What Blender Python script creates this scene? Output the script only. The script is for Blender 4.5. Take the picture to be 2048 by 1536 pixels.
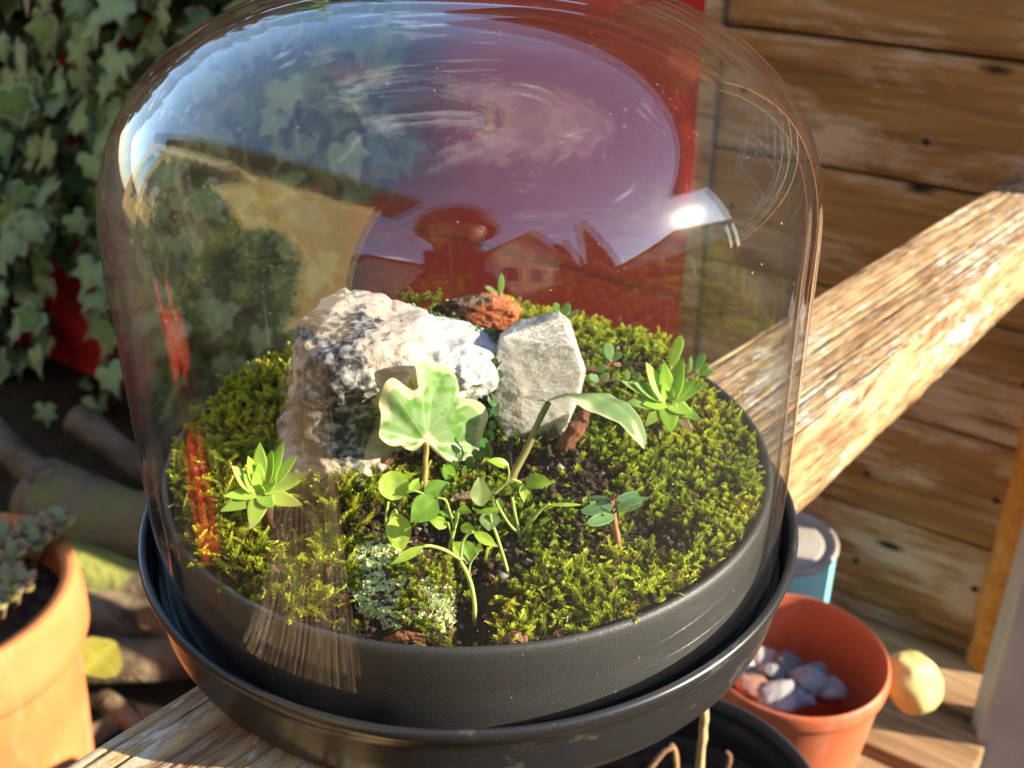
import bpy, bmesh, math, random
import numpy as np
from mathutils import Vector, Matrix

random.seed(7)
RNG = np.random.default_rng(7)
PI = math.pi
S = bpy.context.scene
C = S.collection
for o in list(bpy.data.objects):
    bpy.data.objects.remove(o)

# ------------------------------------------------------------------ camera
F, CH, CD, PITCH, CX = 2278.69, 0.2033, 0.2643, 0.5060, 0.0116     # focal (photo px), height, distance, tilt, offset
cam_d = bpy.data.cameras.new('camera')
cam = bpy.data.objects.new('camera', cam_d)
C.objects.link(cam)
cam.location = (CX, -CD, CH)
cam.rotation_euler = (PI / 2 - PITCH, 0, 0)
cam_d.sensor_width = 36
cam_d.lens = 36 * F / 2048
cam_d.clip_start = 0.005
cam_d.clip_end = 400
cam_d.dof.use_dof = True
cam_d.dof.focus_distance = 0.248
cam_d.dof.aperture_fstop = 24.0
S.camera = cam

# ------------------------------------------------------------------ light
SUN_AZ, SUN_EL = math.radians(102.7), math.radians(21)
W = bpy.data.worlds.new('World')
S.world = W
W.use_nodes = True
nt = W.node_tree
nt.nodes.clear()
wo = nt.nodes.new('ShaderNodeOutputWorld')
bg = nt.nodes.new('ShaderNodeBackground')
sky = nt.nodes.new('ShaderNodeTexSky')
sky.sky_type = 'NISHITA'
sky.sun_disc = False
sky.sun_elevation = SUN_EL
sky.sun_rotation = SUN_AZ
sky.air_density = 1.0
sky.dust_density = 0.25
sky.ozone_density = 2.6
geo = nt.nodes.new('ShaderNodeTexCoord')
mp = nt.nodes.new('ShaderNodeMapping')
mp.inputs['Scale'].default_value = (1.0, 1.6, 5.0)
mp.inputs['Rotation'].default_value = (0.0, 0.25, 0.6)
cn = nt.nodes.new('ShaderNodeTexNoise')
cn.inputs['Scale'].default_value = 2.2
cn.inputs['Detail'].default_value = 8
cn.inputs['Roughness'].default_value = 0.62
cn.inputs['Distortion'].default_value = 0.6
cr = nt.nodes.new('ShaderNodeValToRGB')
cr.color_ramp.elements[0].position = 0.60
cr.color_ramp.elements[0].color = (0, 0, 0, 1)
cr.color_ramp.elements[1].position = 0.90
cr.color_ramp.elements[1].color = (0.8, 0.8, 0.8, 1)
cm = nt.nodes.new('ShaderNodeMix')
cm.data_type = 'RGBA'
cm.inputs['B'].default_value = (20, 20, 20.5, 1)
nt.links.new(geo.outputs['Generated'], mp.inputs['Vector'])
nt.links.new(mp.outputs['Vector'], cn.inputs['Vector'])
nt.links.new(cn.outputs['Fac'], cr.inputs['Fac'])
nt.links.new(cr.outputs['Color'], cm.inputs['Factor'])
nt.links.new(sky.outputs['Color'], cm.inputs['A'])
nt.links.new(cm.outputs['Result'], bg.inputs['Color'])
bg.inputs['Strength'].default_value = 0.15
nt.links.new(bg.outputs['Background'], wo.inputs['Surface'])

sd = bpy.data.lights.new('sun', 'SUN')
sd.energy = 4.6
sd.angle = math.radians(0.5)
sd.color = (1.0, 0.86, 0.66)
so = bpy.data.objects.new('sun', sd)
C.objects.link(so)
sun_dir = Vector((math.sin(SUN_AZ) * math.cos(SUN_EL), math.cos(SUN_AZ) * math.cos(SUN_EL), math.sin(SUN_EL)))
so.rotation_euler = sun_dir.to_track_quat('Z', 'Y').to_euler()
so.location = sun_dir * 5

S.view_settings.view_transform = 'Standard'
S.view_settings.look = 'None'
S.view_settings.gamma = 1
S.view_settings.use_curve_mapping = False
S.view_settings.exposure = 1.86
S.render.engine = 'CYCLES'
cy = S.cycles
cy.use_denoising = True
cy.max_bounces = 14
cy.diffuse_bounces = 4
cy.glossy_bounces = 5
cy.transmission_bounces = 8
cy.transparent_max_bounces = 24
cy.sample_clamp_indirect = 6
cy.caustics_reflective = False
cy.caustics_refractive = False

# ------------------------------------------------------------------ pixel <-> place helpers
_c = np.array([CX, -CD, CH])
_fw = np.array([0, math.cos(PITCH), -math.sin(PITCH)])
_up = np.array([0, math.sin(PITCH), math.cos(PITCH)])
_rt = np.array([1.0, 0, 0])


def ray(x, y):
    return _fw + _rt * (x - 1024) / F + _up * (768 - y) / F


def atz(x, y, z):
    d = ray(x, y)
    return _c + d * (z - CH) / d[2]


def V(x, y, Y):                      # the point that the photo shows at (x, y), on the upright plane at distance Y
    d = ray(x, y)
    return _c + d * (Y + CD) / d[1]


def atd(x, y, dep):
    return _c + ray(x, y) * dep


def proj(P):
    q = np.asarray(P, float) - _c
    d = q @ _fw
    return 1024 + F * (q @ _rt) / d, 768 - F * (q @ _up) / d


# ------------------------------------------------------------------ noise
def _hash(ix, iy, iz, seed):
    n = (ix * 374761393 + iy * 668265263 + iz * 2147483647 + seed * 974634777) & 0xffffffff
    n = ((n ^ (n >> 13)) * 1274126177) & 0xffffffff
    n = n ^ (n >> 16)
    return (n & 0xffffff) / float(0xffffff)


def vnoise(P, scale, seed=0):
    P = np.asarray(P, float) * scale
    i = np.floor(P).astype(np.int64)
    f = P - i
    f = f * f * (3 - 2 * f)
    r = 0
    for dx in (0, 1):
        wx = f[..., 0] if dx else 1 - f[..., 0]
        for dy in (0, 1):
            wy = f[..., 1] if dy else 1 - f[..., 1]
            for dz in (0, 1):
                wz = f[..., 2] if dz else 1 - f[..., 2]
                r = r + wx * wy * wz * _hash(i[..., 0] + dx, i[..., 1] + dy, i[..., 2] + dz, seed)
    return r


def fbm(P, scale, octv=4, seed=0, gain=0.5):
    r, a, t = 0, 1.0, 0
    for k in range(octv):
        r = r + a * vnoise(P, scale * 2 ** k, seed + k)
        t += a
        a *= gain
    return r / t


def blob(px, py, cx, cy_, rx, ry, p=2.0):
    return np.exp(-(((px - cx) / rx) ** 2 + ((py - cy_) / ry) ** 2) ** (p / 2))


# ------------------------------------------------------------------ mesh helpers
def mesh_np(name, verts, faces, col=None, smooth=True):
    """faces: (m,k) array of equal-size faces, or a list of lists"""
    me = bpy.data.meshes.new(name)
    verts = np.asarray(verts, dtype=np.float32)
    if isinstance(faces, np.ndarray):
        m, k = faces.shape
        me.vertices.add(len(verts))
        me.vertices.foreach_set('co', verts.ravel())
        me.loops.add(m * k)
        me.loops.foreach_set('vertex_index', faces.astype(np.int32).ravel())
        me.polygons.add(m)
        me.polygons.foreach_set('loop_start', np.arange(0, m * k, k, dtype=np.int32))
        me.update(calc_edges=True)
    else:
        me.from_pydata([tuple(map(float, v)) for v in verts], [], faces)
        me.update()
    if col is not None:
        ca = me.color_attributes.new('Col', 'FLOAT_COLOR', 'POINT')
        col = np.asarray(col, np.float32)
        if col.shape[1] == 3:
            col = np.concatenate([col, np.ones((len(col), 1), np.float32)], 1)
        ca.data.foreach_set('color', col.ravel())
    if smooth:
        me.polygons.foreach_set('use_smooth', np.ones(len(me.polygons), bool))
    return me


def link(name, me, mat=None, parent=None, loc=None):
    o = bpy.data.objects.new(name, me)
    C.objects.link(o)
    if mat is not None and me is not None and not me.materials:
        me.materials.append(mat)
    if parent is not None:
        o.parent = parent
    if loc is not None:
        o.location = loc
    return o


def tag(o, label=None, cat=None, group=None, kind=None):
    if label: o['label'] = label
    if cat: o['category'] = cat
    if group: o['group'] = group
    if kind: o['kind'] = kind
    return o


def thing(name, label, cat, loc=(0, 0, 0), rz=0.0, group=None):
    o = bpy.data.objects.new(name, None)
    C.objects.link(o)
    o.empty_display_size = 0.01
    o.location = tuple(map(float, loc))
    o.rotation_euler = (0, 0, rz)
    return tag(o, label, cat, group)


def keep(o, parent):
    """parent o to an Empty without moving it (parents here carry only location and z-rotation)"""
    o.parent = parent
    M = Matrix.Translation(parent.location) @ parent.rotation_euler.to_matrix().to_4x4()
    o.matrix_parent_inverse = M.inverted()
    return o


def lathe(prof, n=96, cap=False):
    """prof: list of (r, z)"""
    pr = np.array(prof, float)
    th = np.linspace(0, 2 * PI, n, endpoint=False)
    v = np.stack([pr[:, 0][:, None] * np.cos(th), pr[:, 0][:, None] * np.sin(th), np.repeat(pr[:, 1][:, None], n, 1)], -1).reshape(-1, 3)
    f = []
    for i in range(len(pr) - 1):
        a = i * n + np.arange(n)
        b = i * n + (np.arange(n) + 1) % n
        f.append(np.stack([a, b, b + n, a + n], 1))
    return v, np.concatenate(f)


def grid_faces(nu, nv):
    i, j = np.meshgrid(np.arange(nu - 1), np.arange(nv - 1), indexing='ij')
    a = (i * nv + j).ravel()
    return np.stack([a, a + 1, a + nv + 1, a + nv], 1)


def tube(pts, rad, n=8):
    P = np.asarray(pts, float)
    rad = np.broadcast_to(np.asarray(rad, float), (len(P),))
    t = np.gradient(P, axis=0)
    t /= np.linalg.norm(t, axis=1)[:, None] + 1e-12
    ref = np.array([0.3, 0.2, 0.93])
    vs = []
    for k in range(len(P)):
        a = np.cross(t[k], ref)
        if np.linalg.norm(a) < 1e-3:
            a = np.cross(t[k], [1, 0, 0])
        a /= np.linalg.norm(a)
        b = np.cross(t[k], a)
        th = np.linspace(0, 2 * PI, n, endpoint=False)
        vs.append(P[k] + rad[k] * (np.cos(th)[:, None] * a + np.sin(th)[:, None] * b))
    v = np.concatenate(vs)
    f = []
    for k in range(len(P) - 1):
        a = k * n + np.arange(n)
        b = k * n + (np.arange(n) + 1) % n
        f.append(np.stack([a, b, b + n, a + n], 1))
    v = np.concatenate([v, P[:1], P[-1:]])
    f = [list(map(int, q)) for q in np.concatenate(f)]
    c0, c1 = len(v) - 2, len(v) - 1
    m = (len(P) - 1) * n
    for k in range(n):
        f.append([c0, (k + 1) % n, k])
        f.append([c1, m + k, m + (k + 1) % n])
    return v, f


def smooth_path(pts, n=14):
    P = np.asarray(pts, float)
    k = len(P)
    if k < 3:
        t = np.linspace(0, 1, n)[:, None]
        return P[0] * (1 - t) + P[-1] * t
    Q = np.concatenate([[2 * P[0] - P[1]], P, [2 * P[-1] - P[-2]]])
    out = []
    for u in np.linspace(0, k - 1 - 1e-9, n):
        i = int(u); t = u - i
        p0, p1, p2, p3 = Q[i:i + 4]
        out.append(.5 * ((2 * p1) + (-p0 + p2) * t + (2 * p0 - 5 * p1 + 4 * p2 - p3) * t * t + (-p0 + 3 * p1 - 3 * p2 + p3) * t ** 3))
    return np.array(out)


def box_verts(x0, x1, y0, y1, z0, z1):
    return [(x0, y0, z0), (x1, y0, z0), (x1, y1, z0), (x0, y1, z0), (x0, y0, z1), (x1, y0, z1), (x1, y1, z1), (x0, y1, z1)]


BOXF = [[0, 3, 2, 1], [4, 5, 6, 7], [0, 1, 5, 4], [1, 2, 6, 5], [2, 3, 7, 6], [3, 0, 4, 7]]


def box(name, dims, mat, parent=None, loc=(0, 0, 0), rz=0, bevel=0.003, rot=None):
    x, y, z = dims
    bm = bmesh.new()
    vs = [bm.verts.new(v) for v in box_verts(-x / 2, x / 2, -y / 2, y / 2, -z / 2, z / 2)]
    for f in BOXF:
        bm.faces.new([vs[i] for i in f])
    if bevel:
        bmesh.ops.bevel(bm, geom=bm.edges[:], offset=bevel, segments=2, affect='EDGES', profile=.6)
    me = bpy.data.meshes.new(name)
    bm.to_mesh(me); bm.free()
    o = link(name, me, mat, parent, loc)
    o.rotation_euler = rot if rot else (0, 0, rz)
    return o


def hull_rock(pts, sub=3, amp=0.001, scale=300, seed=0, smooth_it=2):
    bm = bmesh.new()
    for p in pts:
        bm.verts.new(tuple(map(float, p)))
    r = bmesh.ops.convex_hull(bm, input=bm.verts)
    bmesh.ops.delete(bm, geom=[e for e in r['geom_interior'] if isinstance(e, bmesh.types.BMVert)], context='VERTS')
    bmesh.ops.triangulate(bm, faces=bm.faces)
    for _ in range(sub):
        bmesh.ops.subdivide_edges(bm, edges=bm.edges, cuts=1, use_grid_fill=True)
        bmesh.ops.triangulate(bm, faces=bm.faces)
        if smooth_it:
            bmesh.ops.smooth_vert(bm, verts=bm.verts, factor=.25, use_axis_x=True, use_axis_y=True, use_axis_z=True)
    bm.normal_update()
    v = np.array([x.co[:] for x in bm.verts]); n = np.array([x.normal[:] for x in bm.verts])
    f = np.array([[q.index for q in p.verts] for p in bm.faces])
    bm.free()
    d = (fbm(v, scale, 5, seed, .6) - .5) * 2 * amp
    return v + n * d[:, None], f


def surface_nets(fn, lo, hi, cell):
    lo, hi = np.array(lo, float), np.array(hi, float)
    n = np.ceil((hi - lo) / cell).astype(int) + 1
    g = np.stack(np.meshgrid(*[lo[i] + cell * np.arange(n[i]) for i in range(3)], indexing='ij'), -1)
    d = fn(g)
    s = d < 0
    cs = np.zeros(n - 1, int)
    for a in (0, 1):
        for b in (0, 1):
            for c in (0, 1):
                cs += s[a:n[0] - 1 + a, b:n[1] - 1 + b, c:n[2] - 1 + c]
    act = (cs > 0) & (cs < 8)
    idx = -np.ones(n - 1, int)
    cells = np.argwhere(act)
    idx[act] = np.arange(len(cells))
    acc = np.zeros((len(cells), 3)); cnt = np.zeros(len(cells))
    corners = [(a, b, c) for a in (0, 1) for b in (0, 1) for c in (0, 1)]
    for p in corners:
        for ax in range(3):
            if p[ax]: continue
            q = list(p); q[ax] = 1
            A = cells + p; B = cells + q
            da = d[tuple(A.T)]; db = d[tuple(B.T)]
            m = (da < 0) != (db < 0)
            t = np.where(m, da / np.where(m, da - db, 1), 0)
            pt = A + (B - A) * t[:, None]
            acc[m] += pt[m]; cnt[m] += 1
    v = lo + cell * acc / cnt[:, None]
    F_ = []
    for ax in range(3):
        u, w = (ax + 1) % 3, (ax + 2) % 3
        sl0 = [slice(None)] * 3; sl1 = [slice(None)] * 3
        sl0[ax] = slice(0, -1); sl1[ax] = slice(1, None)
        ch = s[tuple(sl0)] != s[tuple(sl1)]
        e = np.argwhere(ch)
        ok = (e[:, u] > 0) & (e[:, w] > 0) & (e[:, u] < n[u] - 1) & (e[:, w] < n[w] - 1)
        e = e[ok]
        du = np.zeros(3, int); du[u] = 1
        dw = np.zeros(3, int); dw[w] = 1
        q = [idx[tuple((e - du - dw).T)], idx[tuple((e - dw).T)], idx[tuple(e.T)], idx[tuple((e - du).T)]]
        q = np.stack(q, 1)
        inside0 = s[tuple(e.T)]
        q[~inside0] = q[~inside0][:, ::-1]
        F_.append(q)
    return v, np.concatenate(F_)


def smin(a, b, k):
    h = np.clip(.5 + .5 * (b - a) / k, 0, 1)
    return b * (1 - h) + a * h - k * h * (1 - h)


# ------------------------------------------------------------------ materials
def new_mat(name):
    m = bpy.data.materials.new(name)
    m.use_nodes = True
    t = m.node_tree
    t.nodes.clear()
    out = t.nodes.new('ShaderNodeOutputMaterial')
    return m, t, out


def N(t, typ, **kw):
    n = t.nodes.new(typ)
    for k, v in kw.items():
        if k in n.inputs:
            n.inputs[k].default_value = v
        else:
            setattr(n, k, v)
    return n


def ramp(t, src, stops):
    r = t.nodes.new('ShaderNodeValToRGB')
    e = r.color_ramp.elements
    while len(e) > 1:
        e.remove(e[-1])
    e[0].position = stops[0][0]; e[0].color = (*stops[0][1], 1)
    for p, c in stops[1:]:
        x = e.new(p); x.color = (*c, 1)
    t.links.new(src, r.inputs['Fac'])
    return r.outputs['Color']


def mixc(t, fac, a, b, mode='MIX'):
    n = t.nodes.new('ShaderNodeMix')
    n.data_type = 'RGBA'; n.blend_type = mode
    for s, v in ((n.inputs['Factor'], fac), (n.inputs['A'], a), (n.inputs['B'], b)):
        if hasattr(v, 'links') or isinstance(v, bpy.types.NodeSocket):
            t.links.new(v, s)
        else:
            s.default_value = v if not isinstance(v, tuple) else (*v, 1)[:4]
    return n.outputs['Result']


def math_(t, op, a, b=0.0, clamp=False):
    n = t.nodes.new('ShaderNodeMath')
    n.operation = op; n.use_clamp = clamp
    for s, v in ((n.inputs[0], a), (n.inputs[1], b)):
        if isinstance(v, bpy.types.NodeSocket):
            t.links.new(v, s)
        else:
            s.default_value = v
    return n.outputs[0]


def noise_(t, vec, scale, detail=4, rough=.55, dist=0.0):
    n = N(t, 'ShaderNodeTexNoise', Scale=scale, Detail=detail, Roughness=rough, Distortion=dist)
    if vec is not None:
        t.links.new(vec, n.inputs['Vector'])
    return n.outputs['Fac']


def coords(t, scale=(1, 1, 1), out='Object', loc=None):
    c = t.nodes.new('ShaderNodeTexCoord')
    m = t.nodes.new('ShaderNodeMapping')
    m.inputs['Scale'].default_value = scale
    if loc is not None:
        t.links.new(loc, m.inputs['Location'])
    t.links.new(c.outputs[out], m.inputs['Vector'])
    return m.outputs['Vector']


def bump_(t, h, strength=.3, dist=.001):
    b = t.nodes.new('ShaderNodeBump')
    b.inputs['Strength'].default_value = strength
    b.inputs['Distance'].default_value = dist
    t.links.new(h, b.inputs['Height'])
    return b.outputs['Normal']


def principled(t, out, color, rough=.6, spec=.4, normal=None, **kw):
    p = t.nodes.new('ShaderNodeBsdfPrincipled')
    if isinstance(color, bpy.types.NodeSocket):
        t.links.new(color, p.inputs['Base Color'])
    else:
        p.inputs['Base Color'].default_value = (*color, 1)
    if isinstance(rough, bpy.types.NodeSocket):
        t.links.new(rough, p.inputs['Roughness'])
    else:
        p.inputs['Roughness'].default_value = rough
    p.inputs['Specular IOR Level'].default_value = spec
    if normal is not None:
        t.links.new(normal, p.inputs['Normal'])
    for k, v in kw.items():
        p.inputs[k.replace('_', ' ')].default_value = v
    if out is not None:
        t.links.new(p.outputs[0], out.inputs['Surface'])
    return p


def mat_plain(name, c1, c2=None, scale=40, rough=.6, spec=.4, bump=.0, bscale=None, bdist=.001, detail=5, out='Object', **kw):
    m, t, o = new_mat(name)
    v = coords(t, out=out)
    col = c1
    if c2 is not None:
        col = ramp(t, noise_(t, v, scale, detail), [(.35, c1), (.65, c2)])
    nrm = bump_(t, noise_(t, v, bscale or scale, 6), bump, bdist) if bump else None
    principled(t, o, col, rough, spec, nrm, **kw)
    return m


def mat_vcol(name, rough=.6, spec=.3, trans=0.0, bump=0.0, bscale=900, bdist=.0004, tcol=(1.0, 1.0, .55), **kw):
    """colour from the mesh's own colour attribute, optional light passing through (leaves)"""
    m, t, o = new_mat(name)
    a = t.nodes.new('ShaderNodeVertexColor')
    a.layer_name = 'Col'
    col = a.outputs['Color']
    v = coords(t)
    nrm = bump_(t, noise_(t, v, bscale, 5), bump, bdist) if bump else None
    p = principled(t, None if trans else o, col, rough, spec, nrm, **kw)
    if trans:
        tr = t.nodes.new('ShaderNodeBsdfTranslucent')
        tc = mixc(t, 1.0, col, (*tcol,), 'MULTIPLY')
        b = t.nodes.new('ShaderNodeBrightContrast')
        t.links.new(tc, b.inputs['Color'])
        b.inputs['Bright'].default_value = 0.02
        t.links.new(b.outputs['Color'], tr.inputs['Color'])
        mx = t.nodes.new('ShaderNodeMixShader')
        mx.inputs['Fac'].default_value = trans
        t.links.new(p.outputs[0], mx.inputs[1])
        t.links.new(tr.outputs[0], mx.inputs[2])
        t.links.new(mx.outputs[0], o.inputs['Surface'])
    return m


def mat_wood(name, stops, along=(2.5, 60, 60), patch=None, patch_amt=.5, bump=.5, rough=.75, bdist=.002, knots=None, rnd=True, fine=3.0):
    """weathered wood: grain runs along local x"""
    m, t, o = new_mat(name)
    loc = None
    if rnd:
        oi = t.nodes.new('ShaderNodeObjectInfo')
        cmb = t.nodes.new('ShaderNodeCombineXYZ')
        t.links.new(math_(t, 'MULTIPLY', oi.outputs['Random'], 37.0), cmb.inputs[0])
        t.links.new(math_(t, 'MULTIPLY', oi.outputs['Random'], 91.0), cmb.inputs[1])
        loc = cmb.outputs[0]
    v = coords(t, along, loc=loc)
    g = noise_(t, v, 1.0, 7, .6, .4)
    v2 = coords(t, tuple(a * fine for a in along), loc=loc)
    g2 = noise_(t, v2, 1.0, 5, .6)
    gg = math_(t, 'ADD', math_(t, 'MULTIPLY', g, .6), math_(t, 'MULTIPLY', g2, .4))
    col = ramp(t, gg, stops)
    if patch is not None:
        v3 = coords(t, (along[0] * 2.2, along[1] * .35, along[2] * .35), loc=loc)
        pf = noise_(t, v3, 1.0, 6, .65, .3)
        pm = math_(t, 'MULTIPLY', math_(t, 'SUBTRACT', math_(t, 'ADD', math_(t, 'MULTIPLY', pf, .75), math_(t, 'MULTIPLY', g2, .25)), patch_amt), 9.0, True)
        col = mixc(t, pm, col, patch)
    if knots:
        v4 = coords(t, knots, loc=loc)
        vo = N(t, 'ShaderNodeTexVoronoi', Scale=1.0)
        t.links.new(v4, vo.inputs['Vector'])
        kd = math_(t, 'SUBTRACT', 1.0, math_(t, 'MULTIPLY', math_(t, 'SUBTRACT', vo.outputs['Distance'], .045), 14.0, True), True)
        col = mixc(t, kd, col, (.02, .012, .006))
    nrm = bump_(t, gg, bump, bdist)
    principled(t, o, col, rough, .25, nrm)
    return m


M = {}
M['black'] = mat_plain('black_plastic', (.012, .012, .013), (.02, .02, .021), 60, .42, .5, .12, 2600, .0004)
M['black_smooth'] = None


def make_black(name, scuff, rough, bstr, base_=(.014, .014, .0145), spec=.5):
    m, t, o = new_mat(name)
    v = coords(t)
    # chalky scuff marks and dust specks of their own shape
    s1 = noise_(t, coords(t, (60, 60, 140)), 1.0, 7, .7)
    s2 = noise_(t, coords(t, (22, 22, 22)), 1.0, 3, .5)
    sm = math_(t, 'MULTIPLY', math_(t, 'SUBTRACT', math_(t, 'ADD', math_(t, 'MULTIPLY', s1, .55), math_(t, 'MULTIPLY', s2, .45)), .56), 7.0, True)
    vo = N(t, 'ShaderNodeTexVoronoi', Scale=900.0)
    t.links.new(v, vo.inputs['Vector'])
    sp = math_(t, 'LESS_THAN', vo.outputs['Distance'], .12)
    sep = t.nodes.new('ShaderNodeSeparateColor')
    t.links.new(vo.outputs['Color'], sep.inputs[0])
    sp = math_(t, 'MULTIPLY', sp, math_(t, 'GREATER_THAN', math_(t, 'MULTIPLY', sep.outputs[0], s2), .31))
    mk = math_(t, 'ADD', math_(t, 'MULTIPLY', sm, scuff), math_(t, 'MULTIPLY', sp, .34), True)
    col = mixc(t, mk, base_, (.32, .31, .29))
    nrm = bump_(t, noise_(t, coords(t, (1900, 1900, 2600)), 1.0, 3), bstr, .0003)
    principled(t, o, col, rough, spec, nrm)
    return m


M['pot_black'] = make_black('textured_black_plastic', .10, .52, .5, (.036, .037, .038), .7)
M['tray_black'] = make_black('smooth_black_plastic', .40, .30, .05, (.018, .018, .019))
M['soil'] = mat_vcol('soil_crumbs', .9, .2, bump=.6, bscale=1500, bdist=.0006)
M['moss'] = mat_vcol('moss_leaves', .55, .3, trans=.48, tcol=(1.0, 1.0, .35))
M['lichen'] = mat_vcol('lichen_lobes', .85, .15, trans=.3, tcol=(1., 1., .8))
M['leaf'] = mat_vcol('plant_leaf', .38, .45, trans=.5, bump=.25, bscale=700, bdist=.0005, tcol=(1.0, 1.0, .35))
M['ivy_leaf'] = mat_vcol('variegated_leaf', .42, .4, trans=.45, bump=.2, bscale=600, bdist=.0004, tcol=(1.0, 1.0, .6))
M['flesh'] = mat_vcol('fleshy_leaf', .42, .4, trans=.42, bump=.05, tcol=(1., 1., .4))
M['stem'] = mat_vcol('plant_stem', .5, .35, trans=.25)
M['rock'] = mat_vcol('quartz_rock', .6, .25, bump=.5, bscale=1500, bdist=.0009)
M['bark'] = mat_vcol('bark_surface', .9, .15, bump=.8, bscale=1300, bdist=.001)
def make_clay():
    m, t, o = new_mat('terracotta')
    v = coords(t)
    c = ramp(t, noise_(t, v, 14, 6), [(.35, (.42, .135, .042)), (.65, (.54, .195, .068))])
    lime = math_(t, 'MULTIPLY', math_(t, 'SUBTRACT', noise_(t, coords(t, (30, 30, 9)), 1.0, 7, .65), .585), 5.0, True)
    c = mixc(t, math_(t, 'MULTIPLY', lime, .40), c, (.74, .52, .36))
    spl = math_(t, 'MULTIPLY', math_(t, 'SUBTRACT', noise_(t, v, 75, 5, .7), .66), 9.0, True)
    c = mixc(t, math_(t, 'MULTIPLY', spl, .6), c, (.20, .09, .045))
    principled(t, o, c, .8, .2, bump_(t, noise_(t, v, 250, 6), .2, .0006))
    return m


M['terracotta'] = make_clay()
def make_orange():
    m, t, o = new_mat('orange_plastic')
    v = coords(t)
    c = ramp(t, noise_(t, v, 20, 5), [(.35, (.45, .115, .05)), (.65, (.53, .145, .062))])
    lime = math_(t, 'MULTIPLY', math_(t, 'SUBTRACT', noise_(t, coords(t, (50, 50, 18)), 1.0, 7, .65), .56), 5.0, True)
    c = mixc(t, math_(t, 'MULTIPLY', lime, .35), c, (.60, .38, .28))
    spl = math_(t, 'MULTIPLY', math_(t, 'SUBTRACT', noise_(t, v, 110, 5, .7), .64), 9.0, True)
    c = mixc(t, math_(t, 'MULTIPLY', spl, .7), c, (.10, .05, .03))
    principled(t, o, c, .45, .4, bump_(t, noise_(t, v, 300, 5), .06, .0005))
    return m


M['orange_plastic'] = make_orange()
M['red_paint'] = mat_plain('red_paint', (.50, .020, .026), (.56, .026, .030), 9, .5, .4, .06, 120)


def make_quartz():
    m, t, o = new_mat('cloudy_quartz')
    a = t.nodes.new('ShaderNodeVertexColor'); a.layer_name = 'Col'
    v = coords(t)
    n1 = noise_(t, v, 1400, 5, .7)
    p = principled(t, o, a.outputs['Color'], .35, .5, bump_(t, n1, .6, .0007))
    p.inputs['Subsurface Weight'].default_value = .55
    p.inputs['Subsurface Radius'].default_value = (.006, .0055, .0045)
    p.inputs['Subsurface Scale'].default_value = 1.0
    return m


M['quartz'] = make_quartz()


def make_glass():
    m, t, o = new_mat('thin_clear_glass')
    lw = t.nodes.new('ShaderNodeLayerWeight'); lw.inputs['Blend'].default_value = .5
    fr = math_(t, 'ADD', math_(t, 'MULTIPLY', math_(t, 'POWER', lw.outputs['Facing'], 5.0), .94), .052, True)
    # slow waviness of mouth-blown glass
    wv = bump_(t, noise_(t, coords(t, (30, 30, 14)), 1.0, 1), .035, .004)
    tr = t.nodes.new('ShaderNodeBsdfTransparent')
    tr.inputs['Color'].default_value = (.985, .99, .985, 1)
    gl = t.nodes.new('ShaderNodeBsdfGlossy')
    gl.inputs['Roughness'].default_value = 0.0
    gl.inputs['Color'].default_value = (1, 1, 1, 1)
    t.links.new(wv, gl.inputs['Normal'])
    gm = t.nodes.new('ShaderNodeBsdfGlossy')              # greasy film: a faint wider highlight
    gm.inputs['Roughness'].default_value = .16
    t.links.new(wv, gm.inputs['Normal'])
    g2 = t.nodes.new('ShaderNodeMixShader'); g2.inputs['Fac'].default_value = .06
    t.links.new(gl.outputs[0], g2.inputs[1]); t.links.new(gm.outputs[0], g2.inputs[2])
    mx = t.nodes.new('ShaderNodeMixShader')
    t.links.new(fr, mx.inputs['Fac'])
    t.links.new(tr.outputs[0], mx.inputs[1]); t.links.new(g2.outputs[0], mx.inputs[2])
    # dust specks and a few dried water trails
    v = coords(t, (1, 1, .8))
    vo = N(t, 'ShaderNodeTexVoronoi', Scale=430.0)
    t.links.new(v, vo.inputs['Vector'])
    sep = t.nodes.new('ShaderNodeSeparateColor'); t.links.new(vo.outputs['Color'], sep.inputs[0])
    size = math_(t, 'MULTIPLY', math_(t, 'SUBTRACT', sep.outputs[0], .72), .30, True)
    sp = math_(t, 'LESS_THAN', vo.outputs['Distance'], size)
    area = math_(t, 'GREATER_THAN', noise_(t, coords(t), 26, 3), .47)
    sp = math_(t, 'MULTIPLY', sp, area)
    st = noise_(t, coords(t, (420, 420, 5)), 1.0, 4, .6)
    st = math_(t, 'MULTIPLY', math_(t, 'SUBTRACT', st, .66), 1.2, True)
    st = math_(t, 'MULTIPLY', st, math_(t, 'MULTIPLY', math_(t, 'SUBTRACT', noise_(t, coords(t), 24, 2), .45), 4.0, True))
    dm = math_(t, 'ADD', math_(t, 'MULTIPLY', sp, .35), math_(t, 'ADD', st, .004), True)
    df = t.nodes.new('ShaderNodeBsdfDiffuse'); df.inputs['Color'].default_value = (.75, .72, .66, 1)
    fin = t.nodes.new('ShaderNodeMixShader')
    t.links.new(dm, fin.inputs['Fac'])
    t.links.new(mx.outputs[0], fin.inputs[1]); t.links.new(df.outputs[0], fin.inputs[2])
    t.links.new(fin.outputs[0], o.inputs['Surface'])
    return m


M['glass'] = make_glass()
M['plank'] = mat_wood('weathered_plank', [(.30, (.11, .056, .024)), (.42, (.235, .122, .045)), (.54, (.335, .185, .070)), (.70, (.42, .26, .12))],
                      (4.5, 70, 70), (.50, .39, .29), .485, .45, .8, .002, (9, 26, 26))
M['nail'] = mat_plain('rusty_nail', (.025, .016, .012), (.06, .03, .02), 300, .7, .3)


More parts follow.
